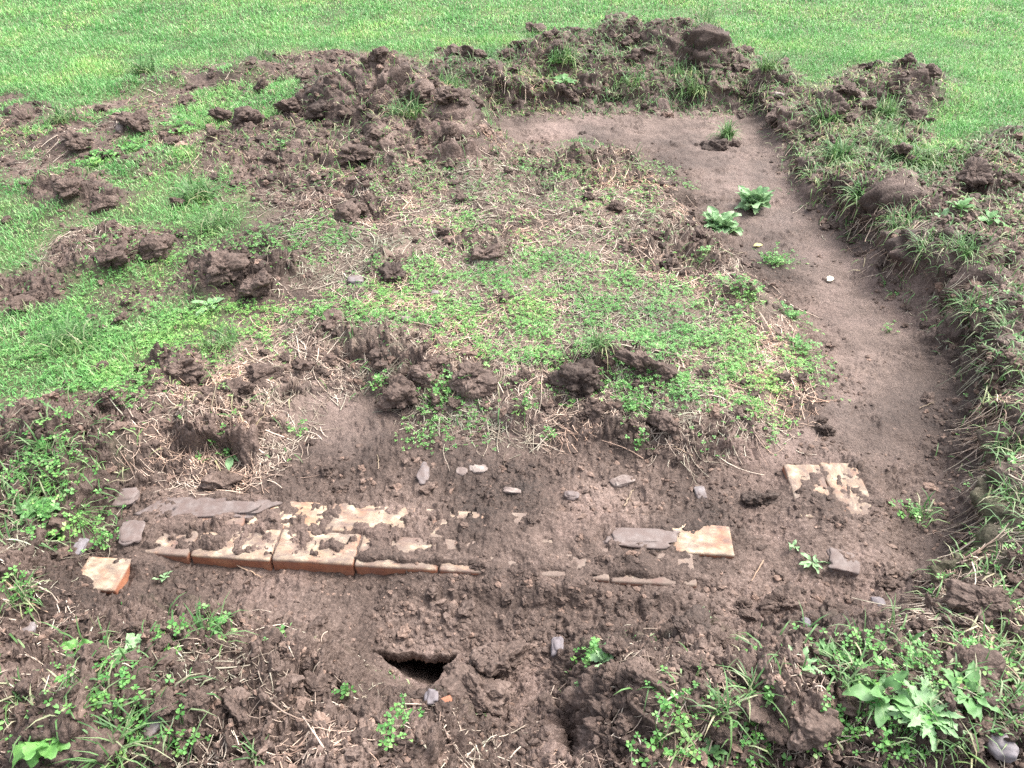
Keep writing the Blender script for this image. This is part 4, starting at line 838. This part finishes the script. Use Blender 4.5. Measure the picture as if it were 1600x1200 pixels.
for a in [(1212, 412, 90, .08, 'bushy clover tuft on the trench rim, upper right of the island'), (1158, 462, 80, .08, 'leafy clover clump on a clod at the right island rim'), (1240, 500, 50, .07, 'clover patch spilling on the scraped floor at the right'), (1245, 548, 60, .07, 'clover clump at the right corner of the island'),
          (985, 640, 40, .05, 'clover sprig hanging on the near island rim'), (690, 610, 40, .05, 'clover sprig between clods on the near rim'), (350, 690, 18, .04, 'light green clover on the left soil rim'), (110, 800, 90, .11, 'large clover mass on the left edge above the broken brick'), (80, 735, 80, .10, 'clover mass at the far left beside grass'),
          (165, 850, 20, .04, 'clover sprig beside the dark slate stone'), (30, 920, 30, .06, 'clover sprig at the left border beside a stick'), (270, 1000, 24, .05, 'clover trail right of the left round-leaved weed'), (340, 985, 26, .05, 'yellowish clover sprig in the left foreground'), (150, 1080, 40, .07, 'clover among roots at the lower left'),
          (210, 1130, 26, .05, 'clover sprig beside the upright flat stone'), (285, 1165, 20, .04, 'clover sprig with a yellow spot at the bottom left'), (640, 1130, 24, .04, 'clover sprig below the dark hole'), (545, 1080, 10, .025, 'tiny clover star on bare foreground soil'), (435, 1000, 12, .03, 'tiny sprig on the left foreground soil'), (610, 1150, 16, .03, 'lower clover sprig near the bottom middle'),
          (1060, 1110, 36, .07, 'clover clump at the bottom, left of the rounded clods'), (1190, 1110, 28, .05, 'bright clover tuft between the bottom clods'), (1170, 1180, 36, .07, 'clover carpet along the bottom border'), (1030, 1180, 28, .06, 'clover carpet at the bottom left of the crumbly clods'), (1270, 1140, 20, .04, 'clover sprig at the foot of the broad crumbly clod'),
          (1320, 1140, 30, .05, 'clover sprig left of the bottom dandelion leaves'), (1520, 1020, 50, .06, 'ferny clover beside the standing stick'), (1560, 850, 50, .06, 'clover clump on the lower right bank'), (1575, 640, 24, .05, 'small clover sprig on the right bank face'), (1420, 808, 20, .05, 'grassy sprig on the dark soil at the foot of the bank'),
          (210, 238, 40, .09, 'bright clover sprig in the middle of the left heap'), (160, 250, 60, .11, 'leafy patch on the left heap near the long roots'), (285, 205, 40, .08, 'small green sprig at the top of the left heap'), (440, 232, 14, .05, 'single green sprig on bare soil of the left heap'), (820, 635, 24, .05, 'clover sprig under the hanging roots of the near rim'),
          (1100, 400, 20, .05, 'yellow-green sprig at the right rim of the island'), (590, 600, 20, .04, 'clover sprig left of the fallen clod'), (855, 690, 10, .03, 'tiny seedling on the scraped floor before the rim'), (1000, 700, 14, .04, 'sparse sprig by roots below the near rim'), (470, 680, 9, .03, 'tiny pale sprig on the smooth scraped floor'),
          (1390, 520, 10, .03, 'small sprig on the trench floor by the right bank'), (930, 1020, 40, .04, 'clover around the lobed foreground weed'), (1340, 1040, 50, .07, 'clover beneath the upright foreground leaves'), (1440, 1050, 60, .08, 'clover behind the large dandelion-like plant'), (1395, 1170, 70, .08, 'clover carpet beneath the bottom right weeds')]:
    sprig(a[0], a[1], a[2], a[3], a[4], size=.015 if a[1] > 350 else .03, hgt=.04 if a[1] < 900 else .03)

for a in [(935, 548, 60, .12, 'upright green grass tuft on the near rim of the clover patch', .03), (1135, 215, 60, .10, 'yellowish grass tuft growing on the lone trench clod', .03), (1095, 48, 150, .17, 'grey-green grass tuft on the right of the far heap', .09), (1090, 80, 110, .13, 'lower grass tuft on the right of the far heap', .08), (880, 105, 80, .13, 'grass tuft on the front of the far heap', .07),
          (760, 100, 70, .12, 'grass tuft left of the far heap face', .07), (405, 105, 90, .15, 'pale grass tuft on the rim of the left heap', .07), (225, 118, 90, .13, 'grass tuft over the dark clod on the far left rim', .06), (100, 190, 80, .1, 'dry grass beside the big left heap clod', .08), (1380, 185, 110, .13, 'yellow-green grass tuft on the right bank top', .06),
          (1290, 195, 90, .12, 'grass hanging over the far right trench wall', .06), (1310, 250, 80, .12, 'grass tuft overhanging the right trench wall', .05), (1350, 300, 80, .12, 'tangled grass over the dark undercut of the right wall', .05), (1410, 360, 90, .13, 'long grass hanging down the right trench wall', .05), (1450, 400, 100, .13, 'green grass clump on the middle of the right bank', .05),
          (1500, 425, 110, .12, 'bright grass tuft on the right bank beside dark soil', .05), (1520, 490, 70, .12, 'drooping grass over the dark trench wall at the right', .04), (1575, 530, 70, .1, 'grass tuft on the right border of the bank', .04), (1590, 580, 60, .09, 'lower grass tuft on the right border', .04), (1550, 600, 50, .09, 'yellowish grass tuft at the foot of the right bank', .03),
          (1585, 720, 90, .1, 'bright grass tuft on the lower right border', .05), (1590, 790, 80, .1, 'thick green grass at the lower right border', .04), (1440, 805, 30, .07, 'sparse grass on dark soil at the trench foot', .03), (1170, 1090, 30, .10, 'grass blades fanning left of the bottom clods', .02), (1125, 1115, 26, .11, 'broad grass blades at the bottom middle', .02),
          (180, 1180, 50, .12, 'flattened grass blades at the bottom left corner', .03), (400, 1190, 12, .08, 'looped grass blade at the bottom border', .015), (330, 995, 40, .09, 'thin grass above the left foreground soil', .04), (30, 1085, 50, .05, 'short grass clump at the left border', .025), (40, 940, 40, .09, 'yellowish grass strewn at the left border', .04),
          (345, 560 - 20, 90, .10, 'grassy tuft among clover on the left turf', .05), (110, 535, 160, .11, 'thick tall grass tuft on the left lawn', .09), (340, 355, 140, .11, 'grass clump beside the straw in the middle left', .09), (310, 310, 100, .10, 'grass and straw mound beside the left heap', .07), (1380, 215, 130, .09, 'short grass on top of the right bank', .10), (1430, 250, 120, .08, 'green turf patch on the flat of the right bank', .10),
          (1330, 1065, 40, .09, 'grass blades through the foreground weeds', .04), (1560, 1130, 70, .09, 'grass and weeds at the lower right border', .05), (1470, 1160, 60, .09, 'grass blades in front of the large dandelion-like plant', .05), (70, 700, 60, .08, 'sparse grass at the left above soil lumps', .05), (60, 760, 60, .08, 'grass at the left border by the clover mass', .04), (640, 180, 80, .11, 'pale grass on the slope of the left heap', .08),
          (700, 140, 70, .11, 'yellow-green grass at the right crest of the left heap', .06), (990, 130, 80, .09, 'fringe of grass over the far trench wall', .12), (1060, 130, 60, .09, 'short grass fringe at the right of the far trench wall', .1), (830, 70, 70, .1, 'grass between clods on the left shoulder of the far heap', .08), (1195, 130, 70, .1, 'grass on the lump right of the far heap', .06)]:
    tuft(a[0], a[1], int(a[2] * (1 if a[1] > 350 else 1.6)), a[3] * (1 if a[1] > 350 else 1.25), a[4], a[5], wd=.0036 if a[1] > 350 else .006, lean=.75)

# ------------------------------------------------------------------ twigs and stalks
def twig(pts, rad, lab, lift=.006, name='twig', mat=M_TWIG):
    P = []
    H_ = [hit(*p) for p in pts]; H_ = np.array([[h[0], h[1], h[2] + lift] for h in H_]); n = 12
    t = np.linspace(0, len(H_) - 1, n); P = np.stack([np.interp(t, np.arange(len(H_)), H_[:, k]) for k in range(3)], 1); P[1:-1] = P[1:-1] * .5 + (P[:-2] + P[2:]) * .25
    P += rng.normal(0, rad * .35, P.shape)
    V, F = tubes(P[None], np.array([rad])); o = P[0].copy()
    ob = obj(name, new_mesh(name, V - o, F), mat); ob.location = o; return tag(ob, lab, 'twig')
twig([(288, 1105), (262, 1150), (246, 1188)], .0035, 'straight stick lying upright at the bottom left')
twig([(5, 905), (40, 940), (75, 958)], .0035, 'dark stick slanting at the left border')
twig([(160, 1045), (100, 1085), (30, 1110)], .003, 'long pale stalk across the left foreground weeds')
twig([(1192, 878), (1182, 895), (1174, 910)], .0025, 'short tan stalk standing on the right footing')
twig([(1550, 985), (1546, 1010), (1542, 1032)], .004, 'grey stick standing by the ferny clover')
twig([(1452, 1003), (1480, 1008), (1508, 1013)], .003, 'grey stick lying before the fibrous clod')
twig([(1500, 1062), (1540, 1044), (1570, 1052), (1598, 1085)], .003, 'arched reddish stalk at the lower right border', .03)
twig([(1082, 715), (1062, 705), (1052, 698)], .0025, 'short straw stalk on the scraped floor below the island')
twig([(1103, 680), (1125, 673), (1145, 664)], .002, 'thin straw lying on the pale trench floor')
twig([(592, 735), (591, 720), (590, 712)], .002, 'upright tiny straw in the soil behind the bricks')
twig([(370, 885), (395, 897), (412, 905)], .0025, 'straw lying against the front of the orange bricks')
twig([(335, 660), (332, 640), (340, 600)], .003, 'upright dead stem at the left cut of the turf', .01)
twig([(440, 605), (400, 570), (355, 552)], .003, 'long dead stem slanting down the left turf cut', .012)
twig([(412, 650), (420, 620), (428, 590)], .0028, 'bent dead stem against the turf cut wall', .01)
twig([(275, 515), (282, 495), (288, 475)], .0022, 'thin upright stem in the left clover')
twig([(1435, 640), (1450, 634), (1460, 630)], .002, 'single straw on the trench floor at the right')
twig([(975, 795), (983, 780), (990, 768)], .003, 'forked white root beside the whitish stone', .012)
twig([(460, 1110), (430, 1108), (400, 1112)], .0022, 'short tan stalk flat on the left foreground soil')
twig([(1005, 1085), (1040, 1075), (1070, 1065)], .0028, 'pale stalk slanting among the middle foreground clods')
twig([(700, 640), (720, 600), (770, 588)], .0022, 'looping root hanging over the near rim', .015)
p = hit(1299, 441); o = obj('dead_leaf', leaf_mesh(.045, .028, 0, .4, .2, 5, stalk=.05), leaf_material('cream_leaf', [(0, (.62, .58, .45)), (1, (.72, .68, .56))], .1)); o.location = (p[0] - .02, p[1], p[2] + .008); o.rotation_euler = (.3, -.2, .6)
tag(o, 'small cream dead leaf lying on the right trench floor', 'leaf')
p = hit(1184, 386); o = obj('dead_leaf', leaf_mesh(.05, .022, 0, .4, .2, 8, stalk=.05), leaf_material('yellow_leaf', [(0, (.55, .50, .16)), (1, (.62, .58, .22))], .2)); o.location = (p[0] - .02, p[1], p[2] + .006); o.rotation_euler = (.2, -.1, .3)
tag(o, 'small yellow leaf lying below the curly-leaved weeds', 'leaf')
p = hit(1587, 262); o = obj('dead_leaf', leaf_mesh(.06, .04, 0, .4, .2, 9, stalk=.05), leaf_material('orange_leaf', [(0, (.50, .26, .12)), (1, (.56, .32, .16))], .2)); o.location = (p[0] - .02, p[1], p[2] + .01); o.rotation_euler = (.6, -.3, 1.2)
tag(o, 'orange dead leaf on the upper right bank', 'leaf')
